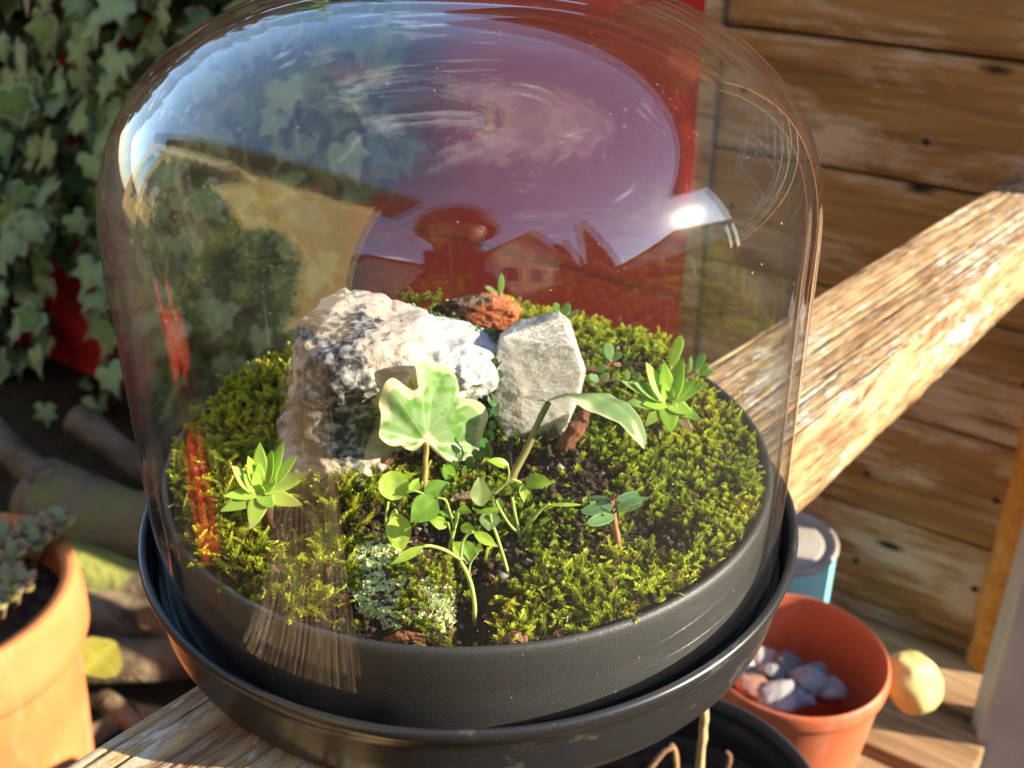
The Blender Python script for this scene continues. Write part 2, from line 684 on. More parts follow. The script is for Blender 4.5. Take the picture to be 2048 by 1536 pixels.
def make_rail():
    m, t, o = new_mat('weathered_rail')
    n1 = noise_(t, coords(t, (16, 85, 85)), 1.0, 6, .6, .6)
    n2 = noise_(t, coords(t, (60, 330, 330)), 1.0, 6, .66, .4)
    g = math_(t, 'ADD', math_(t, 'MULTIPLY', n1, .5), math_(t, 'MULTIPLY', n2, .5))
    c = ramp(t, g, [(.36, (.10, .05, .028)), (.45, (.25, .145, .07)), (.53, (.40, .26, .125)), (.62, (.50, .37, .20))])
    # flakes of pale, sun-bleached surface with sharp edges
    f1 = noise_(t, coords(t, (85, 250, 250)), 1.0, 7, .7, .5)
    f2 = noise_(t, coords(t, (9, 40, 40)), 1.0, 3, .5)
    fl_ = math_(t, 'MULTIPLY', math_(t, 'SUBTRACT', math_(t, 'ADD', math_(t, 'MULTIPLY', f1, .65), math_(t, 'MULTIPLY', f2, .35)), .525), 16.0, True)
    pale = ramp(t, n2, [(.35, (.46, .42, .36)), (.6, (.62, .56, .44))])
    c = mixc(t, math_(t, 'MULTIPLY', fl_, .85), c, pale)
    # fine drying cracks along the grain
    k1 = noise_(t, coords(t, (26, 760, 760)), 1.0, 4, .6, .5)
    crack = math_(t, 'MULTIPLY', math_(t, 'SUBTRACT', .40, k1), 13.0, True)
    c = mixc(t, crack, c, (.022, .014, .010))
    vo = N(t, 'ShaderNodeTexVoronoi', Scale=1.0)
    t.links.new(coords(t, (14, 46, 46)), vo.inputs['Vector'])
    kn = math_(t, 'SUBTRACT', 1.0, math_(t, 'MULTIPLY', math_(t, 'SUBTRACT', vo.outputs['Distance'], .06), 12.0, True), True)
    c = mixc(t, math_(t, 'MULTIPLY', kn, .8), c, (.05, .028, .015))
    h = math_(t, 'SUBTRACT', math_(t, 'ADD', math_(t, 'MULTIPLY', n2, .5), math_(t, 'MULTIPLY', fl_, .35)), math_(t, 'MULTIPLY', crack, .8))
    principled(t, o, c, .8, .2, bump_(t, h, .8, .0012))
    return m


M['rail'] = make_rail()
M['pallet'] = mat_wood('old_slat', [(.3, (.12, .06, .03)), (.5, (.30, .18, .09)), (.7, (.48, .35, .2))], (6, 80, 80), (.5, .42, .3), .56, .5)
M['post_wood'] = mat_wood('orange_post', [(.3, (.26, .10, .02)), (.5, (.52, .23, .045)), (.7, (.6, .33, .1))], (4, 60, 60), (.55, .45, .32), .58, .4)

# ================================================================== SETTING
GZ = -0.40
gn = 90
gx = np.sign(np.linspace(-1, 1, gn)) * np.abs(np.linspace(-1, 1, gn)) ** 3.2 * 70
GX, GY = np.meshgrid(gx, gx, indexing='ij')
P = np.stack([GX, GY, np.zeros_like(GX)], -1).reshape(-1, 3)
near = np.exp(-(np.hypot(P[:, 0], P[:, 1]) / 3) ** 2)
P[:, 2] = GZ + (fbm(P, 3.0, 4, 3) - .6) * .05 * near - .012
m, t, o_ = new_mat('garden_soil')
v = coords(t)
c_ = ramp(t, noise_(t, v, 25, 8, .7), [(.3, (.018, .013, .008)), (.5, (.05, .036, .022)), (.62, (.045, .05, .018)), (.75, (.10, .075, .045))])
principled(t, o_, c_, .95, .15, bump_(t, noise_(t, v, 60, 8, .7), .9, .02))
g = link('ground', mesh_np('ground', P, grid_faces(gn, gn)), m)
tag(g, 'dark soil and leaf litter under the pots and logs', kind='structure')

# ------------------------------------------------------------------ plank fence behind, right
WAZ = math.radians(-55.8)
wd = np.array([math.sin(WAZ), math.cos(WAZ), 0])          # along the fence, away from its right end
wn = np.array([-wd[1], wd[0], 0])                          # out of the fence towards the terrarium
W0 = np.array([0.2918, 0.3459, 0.0])
wang = math.atan2(wd[1], wd[0])


def wall(s, off, z):
    p = W0 + wd * s + wn * off
    return np.array([p[0], p[1], z])


TOPZ = 0.36
fence = thing('plank_fence', 'weathered orange brown plank fence behind the wooden rail', 'fence', wall(0.08, -.03, GZ), wang)
S0, S1 = -0.043, 0.186
seam = 0.058
k = 0
z = seam + .0765 * 5
while z > GZ - .05:
    h = .0765
    z0 = z - h
    if z0 < TOPZ:
        ln = S1 - S0 + random.uniform(-.003, .003)
        o = box('plank', (ln, .02, h - .0018), M['plank'], None, (0, 0, 0), 0, .004)
        o.location = wall((S0 + S1) / 2, -.012 + random.uniform(-.0015, .0015), min(z0 + h / 2, TOPZ))
        o.rotation_euler = (random.uniform(-.03, .03), 0, wang + PI)
        keep(o, fence)
        for q, sx in enumerate((-.095, .012 + .02 * random.random(), .102)):
            vv, ff = lathe([(.0004, .0018), (.0015, .0015), (.0021, .0006), (.0021, -.002)], 10)
            nl = link('nail', mesh_np('nail', vv, ff), M['nail'], o, (sx, -.0102, random.uniform(-.014, .014)))
            nl.rotation_euler = (PI / 2, 0, 0)
    z -= h
o = box('gap_light_blocker', (S1 - S0 - .01, .006, TOPZ - GZ), M['plank'], None, wall((S0 + S1) / 2, -.029, (TOPZ + GZ) / 2), wang)  # unseen board added behind the planks to block sunlight through the seams
keep(o, fence)
# dark backing battens that hold the boards
for s in (S0 + .05, S1 - .03):
    o = box('batten', (.04, .025, TOPZ - GZ), M['plank'], None, wall(s, -.037, (TOPZ + GZ) / 2), wang)
    keep(o, fence)
o = box('cap_board', (2.0, .09, .022), M['plank'], None, wall(.86, -.02, TOPZ + .045), wang + PI, .004)
keep(o, fence)
# corner post, sunlit on its right side
pts = [wall(-.050, .003, z) for z in np.linspace(GZ - .02, TOPZ + .03, 24)]
pts = [p + np.array([.0015 * math.sin(9 * i), .001 * math.cos(7 * i), 0]) for i, p in enumerate(pts)]
vv, ff = tube(pts, 0.0150 + .001 * np.sin(np.arange(24) * 1.7), 12)
o = link('corner_post', mesh_np('corner_post', vv, ff), M['post_wood'])
keep(o, fence)

# ------------------------------------------------------------------ red painted boards behind the ivy
red = thing('red_fence', 'glossy red painted board fence behind the dome', 'fence', wall(.9, -.03, GZ), wang)
zs_ = [(-.45, -.13), (-.13, .15), (.15, TOPZ)]
for a, b in zs_:
    o = box('board', (1.6, .02, b - a - .002), M['red_paint'], None, wall(.189 + .8, -.012, (a + b) / 2), wang + PI, .003)
    keep(o, red)
o = box('edge_strip', (.012, .006, TOPZ - GZ), M['plank'], None, wall(.1875, .004, (TOPZ + GZ) / 2), wang + PI, .002)
keep(o, red)

# ------------------------------------------------------------------ grey post, far right
gp = atd(2032, 1400, .70)
m = mat_plain('grey_paint', (.40, .37, .34), (.44, .41, .38), 20, .5, .4, .05, 200)
gpost = thing('grey_post', 'smooth grey post standing at the fence corner', 'post', (gp[0], gp[1], GZ))
o = box('shaft', (.038, .03, .34), m, gpost, (0, 0, .15), math.radians(-14), .0025)
m2 = mat_plain('pale_blue_strip', (.42, .56, .62), None, 20, .4, .4)
o = box('edge_trim', (.007, .034, .34), m2, gpost, (.0235, -.006, .15), math.radians(-14), .001)

# ------------------------------------------------------------------ wooden rail that carries the terrarium
bd = np.array([.679, .732, 0]); bd /= np.linalg.norm(bd)
bn = np.array([.732, -.679, 0]); bn /= np.linalg.norm(bn)
rail = thing('wooden_rail', 'weathered grey brown wooden rail under the terrarium', 'rail', (0, 0, -.035))
nu, nvv = 640, 60
s_ = np.linspace(-.55, .452, nu)
oL = np.interp(s_, [-.6, -.1, .35, .5], [-.0150, -.0150, -.0212, -.0215])
oR = np.interp(s_, [-.6, -.1, .14, .35, .5], [.043, .041, .0345, .0225, .017])
prof = []                                                 # around the section: (fraction across or side, height)
topn = 150
sec_o, sec_z = [], []
rad = .0025
for q in np.linspace(0, 1, topn):
    sec_o.append(('t', q))
for q in np.linspace(0, 1, 10)[1:]:
    sec_o.append(('r', q))
for q in np.linspace(0, 1, 6)[1:]:
    sec_o.append(('b', q))
for q in np.linspace(0, 1, 6)[1:-1]:
    sec_o.append(('l', q))
TH = .034
rows = []
for kx, (sd_, q) in enumerate(sec_o):
    if sd_ == 't':
        oo = oL + (oR - oL) * q
        e = np.minimum((oo - oL), (oR - oo))
        zz = -np.where(e < rad, rad - np.sqrt(np.maximum(rad ** 2 - (rad - e) ** 2, 0)), 0)
        nz, no = 1.0, 0.0
    elif sd_ == 'r':
        oo = oR + .002 * q; zz = -rad - (TH - rad) * q + 0 * oR; nz, no = 0, 1
    elif sd_ == 'b':
        oo = oR + (oL - oR) * q; zz = -TH + 0 * oR; nz, no = -1, 0
    else:
        oo = oL + 0 * oR; zz = -TH + (TH - rad) * q; nz, no = 0, -1
    rows.append((s_, oo, zz, nz, no))
R_ = []
for s1, oo, zz, nz, no in rows:
    Q = np.stack([s1 * 16, oo * 760 + 3 * np.sin(s1 * 6), zz * 760 + 0 * s1], -1)
    dsp = (fbm(Q, 1.0, 4, 11, .6) - .5)
    dsp = -np.maximum(0, -dsp - .06) * .0050 + np.maximum(0, dsp) * .0010
    big = (fbm(np.stack([s1 * 22, oo * 90, zz * 90 + 0 * s1], -1), 1.0, 3, 17) - .5) * .0006
    # flat seat for the tray
    sx = bd[0] * s1 + bn[0] * oo; sy = bd[1] * s1 + bn[1] * oo
    dsp = dsp + big - .0006
    if nz == 1:
        dsp = np.minimum(dsp, -.0001)
    R_.append(np.stack([sx + bn[0] * no * dsp, sy + bn[1] * no * dsp, zz + nz * dsp], -1))
P = np.stack(R_, 0)                                        # (section, length, 3)
ns = P.shape[0]
i, j = np.meshgrid(np.arange(ns), np.arange(nu - 1), indexing='ij')
a = (i * nu + j).ravel(); b = (((i + 1) % ns) * nu + j).ravel()
fc = np.stack([a, a + 1, b + 1, b], 1)
Pf = P.reshape(-1, 3)
fl = [list(map(int, q)) for q in fc]
fl.append([int(q * nu) for q in range(ns)]); fl.append([int(q * nu + nu - 1) for q in range(ns)][::-1])
ang_r = math.atan2(bd[1], bd[0])
Mr = np.array([[math.cos(-ang_r), -math.sin(-ang_r), 0], [math.sin(-ang_r), math.cos(-ang_r), 0], [0, 0, 1]])
o = link('rail_board', mesh_np('rail_board', Pf @ Mr.T, fl), M['rail'])
o.rotation_euler = (0, 0, ang_r)
keep(o, rail)
for s1 in (-.42,):
    oc = .012 if s1 < 0 else .001
    c0 = bd * s1 + bn * oc
    o = box('support_post', (.034, .03, -GZ - .030), M['pallet'], None, (c0[0], c0[1], (GZ - .036) / 2), 0, .003, rot=(0, PI / 2, 0))
    o.data.transform(Matrix.Identity(4))
    bpy.data.objects.remove(o)
    o = box('support_post', (-GZ - .036, .03, .034), M['pallet'], None, (c0[0], c0[1], (GZ - .036) / 2), 0, .003, rot=(0, PI / 2, ang_r))
    keep(o, rail)

# ================================================================== TERRARIUM BASE
base = thing('terrarium_base', 'round black plastic terrarium base with planting pot and saucer rim', 'planter', (0, 0, 0))
tray_p = [(.0005, .002), (.070, .002), (.078, .0), (.0835, .0), (.0852, .0010), (.0862, .0035), (.0868, .0085), (.0870, .0140), (.0874, .0158), (.0884, .0172),
          (.0893, .0186), (.08985, .0200), (.0898, .0211), (.0892, .0219), (.0884, .0220), (.0877, .0214), (.0873, .0200), (.0871, .0170),
          (.0869, .0110), (.0866, .0092), (.0858, .0088), (.0800, .0088)]
vv, ff = lathe(tray_p, 192)
o = link('saucer', mesh_np('saucer', vv, ff), M['tray_black'], base)
pot_p = [(.0785, .0090), (.0806, .0090), (.0808, .0110), (.0812, .0250), (.0813, .0262), (.0815, .0268), (.0816, .0345), (.0816, .0362), (.0812, .0372), (.0806, .0376), (.0799, .0374),
         (.0795, .0366), (.0794, .0300), (.0790, .0180)]
vv, ff = lathe(pot_p, 192)
o = link('planting_pot', mesh_np('planting_pot', vv, ff), M['pot_black'], base)

# ================================================================== GLASS DOME
Rd, ZS, HH, EE, TG = .0850, .1032, .0573, 2.4287, .0024
zb = .0092


def dome_prof(R, zs, h, e, n):
    out = []
    for q in np.linspace(0, 1, n):
        a_ = q * PI / 2
        out.append((R * max(math.cos(a_), 0) ** (2 / e), zs + h * math.sin(a_) ** (2 / e)))
    return out


outer = [(Rd - .0006, zb), (Rd - .0002, zb + .0004)] + [(Rd, z) for z in np.linspace(zb + .001, ZS - .0005, 40)] + dome_prof(Rd, ZS, HH, EE, 90)[:-1] + [(.0004, ZS + HH)]
inner = [(Rd - TG + .0006, zb), (Rd - TG + .0002, zb + .0004)] + [(Rd - TG, z) for z in np.linspace(zb + .001, ZS - .0005, 40)] + dome_prof(Rd - TG, ZS, HH - TG, EE, 90)[:-1] + [(.0004, ZS + HH - TG)]
ns = 320
v1, f1 = lathe(outer, ns)
v2, f2 = lathe(inner, ns)
rr = np.hypot(v2[:, 0], v2[:, 1])
th = np.arctan2(v2[:, 1], v2[:, 0])
wob = (vnoise(np.stack([np.cos(th) * 2.2, np.sin(th) * 2.2, v2[:, 2] * 22], -1), 1.0, 5) - .5) * .0006
sc = np.where(rr > .002, (rr + wob * np.clip((v2[:, 2] - .02) / .03, 0, 1)) / np.maximum(rr, 1e-6), 1)
v2[:, 0] *= sc; v2[:, 1] *= sc
fl = np.concatenate([f1, f2[:, ::-1] + len(v1)])
ring = np.arange(ns)
f3 = np.stack([ring, ring + len(v1), (ring + 1) % ns + len(v1), (ring + 1) % ns], 1)
dome = link('glass_dome', mesh_np('glass_dome', np.concatenate([v1, v2]), np.concatenate([fl, f3])), M['glass'])
tag(dome, 'clear glass dome cover standing in the black saucer', 'glass dome')

# ================================================================== PLANTING GROUND
def ground_z(x, y):
    P3 = np.stack([x, y, np.full_like(x, .036)], -1)
    px, py = proj(P3)
    r = np.hypot(x, y)
    z = .0352 + .0025 * (1 - (r / .08) ** 2)
    z = z + .006 * blob(px, py, 480, 850, 110, 150) * np.clip((.082 - r) / .015, 0, 1)
    z = z + .019 * np.exp(-(((x - .003) / .038) ** 2 + ((y - .042) / .022) ** 2))
    z = z + .0045 * np.exp(-(((x - .052) / .02) ** 2 + ((y - .035) / .025) ** 2))
    z = z + .003 * np.exp(-(((x + .035) / .03) ** 2 + ((y + .02) / .02) ** 2))
    z = z - .007 * blob(px, py, 945, 1235, 50, 75)
    z = z - .003 * blob(px, py, 850, 1090, 90, 50) - .002 * blob(px, py, 525, 1010, 70, 55) - .002 * blob(px, py, 1338, 830, 60, 50)
    z = z - .003 * blob(px, py, 1300, 1050, 70, 50)
    z = z + .003 * blob(px, py, 1130, 1190, 150, 60)
    z = z + (fbm(P3, 75, 4, 2) - .5) * .010
    return np.where(r > .0755, np.minimum(z, .0360 + (fbm(P3, 120, 2, 8) - .5) * .003), z)


def gz(x, y):
    return float(ground_z(np.array([x]), np.array([y]))[0])


nr, na = 70, 260
rr, aa = np.meshgrid(np.linspace(.0005, .0793, nr), np.linspace(0, 2 * PI, na, endpoint=False), indexing='ij')
X, Y = rr * np.cos(aa), rr * np.sin(aa)
Z = ground_z(X.ravel(), Y.ravel()).reshape(X.shape)
P = np.stack([X, Y, Z], -1).reshape(-1, 3)
P[:, 2] += (fbm(P, 700, 3, 4) - .5) * .0016
fc = []
for i in range(nr - 1):
    a = i * na + np.arange(na); b = i * na + (np.arange(na) + 1) % na
    fc.append(np.stack([a, a + na, b + na, b], 1))
cn_ = fbm(P, 500, 4, 6)
col = np.array([.022, .014, .009]) + cn_[:, None] * np.array([.03, .02, .013])
soil_v, soil_f, soil_c = P, np.concatenate(fc), col


def rot_z(a):
    c, s = np.cos(a), np.sin(a)
    z_ = np.zeros_like(c); o_ = np.ones_like(c)
    return np.stack([np.stack([c, -s, z_], -1), np.stack([s, c, z_], -1), np.stack([z_, z_, o_], -1)], -2)


def rot_ax(ax, a):
    """rotation matrices about unit axes ax (k,3) by a (k)"""
    c, s = np.cos(a), np.sin(a)
    x, y, z = ax.T
    C_ = 1 - c
    return np.stack([np.stack([c + x * x * C_, x * y * C_ - z * s, x * z * C_ + y * s], -1),
                     np.stack([y * x * C_ + z * s, c + y * y * C_, y * z * C_ - x * s], -1),
                     np.stack([z * x * C_ - y * s, z * y * C_ + x * s, c + z * z * C_], -1)], -2)


def scatter(tv, tf, R, T, sc):
    k, n = len(T), len(tv)
    v = np.einsum('kij,nj->kni', R, tv) * sc[:, None, None] + T[:, None, :]
    f = (tf[None] + (np.arange(k) * n)[:, None, None]).reshape(-1, tf.shape[1])
    return v.reshape(-1, 3), f


def points_in_pot(spacing, rmax=.0785):
    n = int(.165 / spacing)
    g = np.stack(np.meshgrid(np.arange(n), np.arange(n), indexing='ij'), -1).reshape(-1, 2) * spacing - .0825
    g = g + RNG.uniform(-.5, .5, g.shape) * spacing
    g = g[np.hypot(g[:, 0], g[:, 1]) < rmax]
    px, py = proj(np.concatenate([g, np.full((len(g), 1), .036)], 1))
    return g, px, py


def bare(px, py):
    """1 where the soil lies open"""
    b = 1.3 * blob(px, py, 870, 1095, 95, 55, 3) + 1.3 * blob(px, py, 950, 1235, 52, 85, 4) + .95 * blob(px, py, 1010, 1130, 70, 55, 3)
    b += 1.0 * blob(px, py, 1130, 985, 120, 45, 3) + .9 * blob(px, py, 1000, 930, 170, 35, 3) + .95 * blob(px, py, 1310, 1060, 65, 45, 3)
    b += .9 * blob(px, py, 585, 1075, 75, 45, 3) + 1.2 * blob(px, py, 800, 1200, 110, 90, 4) + .8 * blob(px, py, 700, 1260, 90, 30, 3)
    b += .7 * blob(px, py, 730, 1060, 40, 30) + .9 * blob(px, py, 880, 930, 120, 40, 3) + .6 * blob(px, py, 1230, 780, 70, 40)
    b = b * 1.25 + .7 * blob(px, py, 1180, 1010, 60, 70, 3) + .6 * blob(px, py, 1400, 1010, 40, 30) + .55 * blob(px, py, 1250, 1090, 110, 30, 3) + .6 * blob(px, py, 650, 1000, 60, 25, 3)
    b += 1.0 * blob(px, py, 525, 1015, 62, 50, 3) + 1.0 * blob(px, py, 1338, 835, 55, 45, 3) + .9 * blob(px, py, 690, 955, 75, 26, 3)
    b += 1.2 * blob(px, py, 1080, 1285, 60, 22, 3) + .8 * blob(px, py, 1190, 1110, 40, 15)
    return b


# crumbs of soil
octv = np.array([(1, 0, 0), (-1, 0, 0), (0, 1, 0), (0, -1, 0), (0, 0, 1), (0, 0, -1)], float)
octf = np.array([(0, 2, 4), (2, 1, 4), (1, 3, 4), (3, 0, 4), (2, 0, 5), (1, 2, 5), (3, 1, 5), (0, 3, 5)])
g, px, py = points_in_pot(.00105, .0788)
b = bare(px, py)
keepm = RNG.random(len(g)) < np.clip(b * 1.1, .16, 1)
g = g[keepm]
RNG.shuffle(g)
k = len(g)
sc = .00022 + RNG.random(k) ** 4 * .0011
T = np.concatenate([g, (ground_z(g[:, 0], g[:, 1]) + sc * .5 + .0006 * RNG.random(k))[:, None]], 1)
Rm = rot_ax(np.array([[0.6, .5, .62]]).repeat(k, 0) / np.linalg.norm([.6, .5, .62]), RNG.uniform(0, 6.28, k))
vv = np.einsum('kij,knj->kni', Rm, octv[None] * (1 + RNG.uniform(-.6, .6, (k, 6, 3)))) * sc[:, None, None] + T[:, None]
ff = (octf[None] + (np.arange(k) * 6)[:, None, None]).reshape(-1, 3)
vv[:int(k * .10), :, 2] += .0022
u = RNG.random((k, 1)); w = RNG.random((k, 1))
cc = np.array([.025, .016, .010]) + u * np.array([.05, .033, .022])
cc = np.where(w > .96, np.array([.16, .07, .04]) * (.5 + u), cc)
cc = np.where(w < .05, np.array([.30, .26, .21]) * (.6 + .5 * u), cc)
cv = np.repeat(cc, 6, 0)
q4 = np.concatenate([soil_f[:, [0, 1, 2]], soil_f[:, [0, 2, 3]]])
sv = np.concatenate([soil_v, vv.reshape(-1, 3)])
sf = np.concatenate([q4, ff + len(soil_v)])
o = link('soil', mesh_np('soil', sv, sf, np.concatenate([soil_c, cv]), smooth=False), M['soil'])
tag(o, 'dark crumbly potting soil between the moss patches', kind='stuff')


# ------------------------------------------------------------------ moss
def moss_tpl(kind, seed):
    r = random.Random(seed)
    V_, F_, tip = [], [], []
    nl = {'star': 22, 'feather': 30, 'fluff': 34}[kind]
    h = {'star': 1.0, 'feather': 1.7, 'fluff': 1.6}[kind]
    bend = r.uniform(.1, .4) if kind == 'star' else r.uniform(.35, .9)
    ba = r.uniform(0, 6.28)
    for i in range(nl):
        t = (i + .5) / nl
        t = .15 + .85 * t
        p = np.array([math.cos(ba) * bend * h * t * t, math.sin(ba) * bend * h * t * t, h * t * (1 - .25 * bend * t)])
        axis = np.array([math.cos(ba) * 2 * bend * t, math.sin(ba) * 2 * bend * t, 1 - .5 * bend * t]); axis /= np.linalg.norm(axis)
        if kind == 'feather':
            side = np.cross(axis, [math.cos(ba), math.sin(ba), .3]); side /= np.linalg.norm(side)
            sgn = 1 if i % 2 else -1
            d = axis * .75 + side * sgn * r.uniform(.7, 1.0) + np.array([r.uniform(-.25, .25) for _ in range(3)])
            L, w_ = .55 * (1.05 - .55 * t) * r.uniform(.8, 1.15), .15
        else:
            az = i * 2.399 + r.uniform(-.3, .3)
            a1 = np.cross(axis, [.31, .77, .2]); a1 /= np.linalg.norm(a1); a2 = np.cross(axis, a1)
            op = (1.15 - .75 * t) if kind == 'star' else (.85 - .3 * t)
            d = axis * math.cos(op) + (a1 * math.cos(az) + a2 * math.sin(az)) * math.sin(op)
            L = (.62 if kind == 'star' else .5) * (1.1 - .45 * t) * r.uniform(.8, 1.2)
            w_ = .17 if kind == 'star' else .14
        d = d / np.linalg.norm(d)
        s = np.cross(d, axis + np.array([.02, .03, .01])); s /= np.linalg.norm(s)
        n_ = np.cross(s, d)
        b0 = len(V_)
        V_ += [p, p + d * L * .45 + s * w_ * .5 + n_ * .03, p + d * L - n_ * .10 * L, p + d * L * .45 - s * w_ * .5 + n_ * .03]
        tip += [t * .6, t * .8, t, t * .8]
        F_.append([b0, b0 + 1, b0 + 2, b0 + 3])
    return np.array(V_), np.array(F_), np.array(tip)


TPL = {k: [moss_tpl(k, s + 10) for s in range(5)] for k in ('star', 'feather', 'fluff')}


def grow(name, label, pts, kinds, size, lean, palette, dead=.06):
    """one clump of moss: pts (k,3)"""
    k = len(pts)
    if not k: return
    vs, fs, cs, n0 = [], [], [], 0
    pick = RNG.integers(0, 5, k)
    kk = RNG.random(k)
    for kind, lo, hi in kinds:
        for q in range(5):
            msk = (pick == q) & (kk >= lo) & (kk < hi)
            c = int(msk.sum())
            if not c: continue
            tv, tf, tp = TPL[kind][q]
            az = RNG.uniform(0, 2 * PI, c)
            ax = np.stack([np.cos(az), np.sin(az), 0 * az], -1)
            R = rot_ax(ax, RNG.normal(0, lean, c)) @ rot_z(RNG.uniform(0, 2 * PI, c))
            sc = size * RNG.uniform(.6, 1.3, c) * (.62 + .8 * fbm(pts[msk], 85, 2, 23))
            v, f = scatter(tv, tf, R, pts[msk], sc)
            u = RNG.random((c, 1, 1)) ; br = RNG.random((c, 1, 1))
            lowf = fbm(pts[msk], 70, 3, 21)[:, None, None]
            mixf = np.clip(.5 * u + 1.8 * (lowf - .38), 0, 1)
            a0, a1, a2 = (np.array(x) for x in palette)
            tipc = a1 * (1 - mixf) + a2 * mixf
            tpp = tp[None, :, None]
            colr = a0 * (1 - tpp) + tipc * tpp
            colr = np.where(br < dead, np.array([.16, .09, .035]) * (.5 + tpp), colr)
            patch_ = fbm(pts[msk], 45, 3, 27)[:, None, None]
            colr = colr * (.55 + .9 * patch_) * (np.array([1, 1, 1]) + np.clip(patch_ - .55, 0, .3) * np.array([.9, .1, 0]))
            vs.append(v); fs.append(f + n0); cs.append(colr.reshape(-1, 3)); n0 += len(v)
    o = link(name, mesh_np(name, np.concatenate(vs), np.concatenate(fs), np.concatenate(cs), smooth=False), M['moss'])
    return tag(o, label, kind='stuff')


g, px, py = points_in_pot(.00140, .0782)
dens = np.clip(1.0 - bare(px, py) + 1.5 * (fbm(np.concatenate([g, g[:, :1] * 0], 1), 95, 3, 31) - .5) + .12, .04, 1)
g3 = np.concatenate([g, (ground_z(g[:, 0], g[:, 1]) - .0003)[:, None]], 1)
ok = RNG.random(len(g)) < dens
left = (px < 640) & (py < 930)
fl_ = (px < 720) & (py >= 930)
back = (py < 760) & (px >= 640)
frontr = (px >= 960) & (py > 1120)
rest = ~(left | fl_ | back | frontr)
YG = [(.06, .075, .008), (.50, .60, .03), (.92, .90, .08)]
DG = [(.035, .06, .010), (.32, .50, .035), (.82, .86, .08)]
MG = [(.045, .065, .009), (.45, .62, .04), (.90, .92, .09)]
grow('moss', 'fluffy yellow green moss mound beside the white rock', g3[ok & left] , [('fluff', 0, .7), ('star', .7, 1)], .0030, .55, YG)
grow('moss', 'feathery golden moss in front of the pale rosette succulent', g3[ok & fl_], [('feather', 0, .8), ('star', .8, 1)], .0037, .65, YG, .12)
grow('moss', 'moss along the back rim behind the quartz stone', g3[ok & back], [('fluff', 0, .5), ('star', .5, 1)], .0029, .55, MG)
grow('moss', 'dense bright moss along the front right rim', g3[ok & frontr], [('feather', 0, .45), ('star', .45, 1)], .0028, .55, MG)
grow('moss', 'dark green moss carpet around the red stemmed seedling', g3[ok & rest], [('star', 0, .75), ('feather', .75, 1)], .0027, .55, DG, .1)

# ================================================================== STONES
def ell(px, py, rx, ry, Y, rY):
    c = V(px, py, Y)
    s = F / ((c - _c) @ _fw)
    return c, np.array([rx / s, rY, ry / s / .93])


ROCK = [ell(688, 712, 84, 78, -.002, .018), ell(672, 800, 70, 96, -.004, .016), ell(618, 908, 64, 60, -.006, .017), ell(722, 905, 82, 52, -.008, .017),
        ell(772, 704, 108, 62, .001, .018), ell(862, 722, 90, 44, .003, .015), ell(942, 722, 48, 34, .003, .012), ell(790, 815, 80, 96, .006, .015),
        ell(912, 752, 36, 36, .005, .011), ell(638, 678, 44, 36, .000, .013), ell(706, 658, 50, 26, .003, .013)]


def rock_sdf(G):
    d = None
    for c, r in ROCK:
        q = (G - c) / r
        l = (np.abs(q) ** 2.7).sum(-1) ** (1 / 2.7)
        e = (l - 1) * r.min() * np.where(l > 1, 1.1, 1)
        d = e if d is None else smin(d, e, .0055)
    d = d - (fbm(G, 100, 3, 41) - .5) * .0055 - (fbm(G, 380, 4, 43, .55) - .5) * .0022
    return d


lo = V(540, 940, -.012) + np.array([-.006, -.016, -.012]); hi = V(1000, 580, .004) + np.array([.006, .03, .008])
v, f = surface_nets(rock_sdf, lo, hi, .00062)
px, py = proj(v)
nz_ = fbm(v, 260, 5, 44, .6)
nz2 = fbm(v, 700, 4, 45, .6)
crust = 1.35 * blob(px, py, 685, 790, 62, 98, 4) + .9 * blob(px, py, 690, 885, 45, 42, 3) + .75 * blob(px, py, 655, 655, 75, 38, 3) + .5 * blob(px, py, 735, 640, 40, 22)
crust = np.clip((crust * 1.3 + .6 * blob(px, py, 640, 760, 40, 60, 3) + (nz_ - .5) * 1.5 - .33) * 6, 0, 1)
brown = np.clip((blob(px, py, 630, 800, 50, 110) + blob(px, py, 620, 870, 60, 60) * .6 + (nz_ - .5) * 1.6 - .45) * 4, 0, 1) * (1 - crust)
white = np.clip((px - 800) / 90, 0, 1)
bc = np.array([.42, .345, .285]) * (1 - white[:, None]) + np.array([.47, .465, .45]) * white[:, None]
bc = bc * (.62 + .72 * nz2[:, None])
gc = np.array([.028, .027, .027]) + np.clip((nz2 - .46) * 4, 0, 1)[:, None] * np.array([.34, .33, .31])
wc = np.array([.10, .065, .045]) + nz2[:, None] * np.array([.12, .09, .07])
col = bc
col = col * (1 - brown[:, None]) + wc * brown[:, None]
col = col * (1 - crust[:, None]) + gc * crust[:, None]
pit = np.clip((nz2 - .68) * 14, 0, 1) * (px > 760)
col = col * (1 - .8 * pit[:, None])
col = np.clip(col, .02, .82)
o = link('rock', mesh_np('rock', v, f, col), M['rock'])
tag(o, 'big white rock with dark grey crust standing behind the variegated leaf', 'rock')

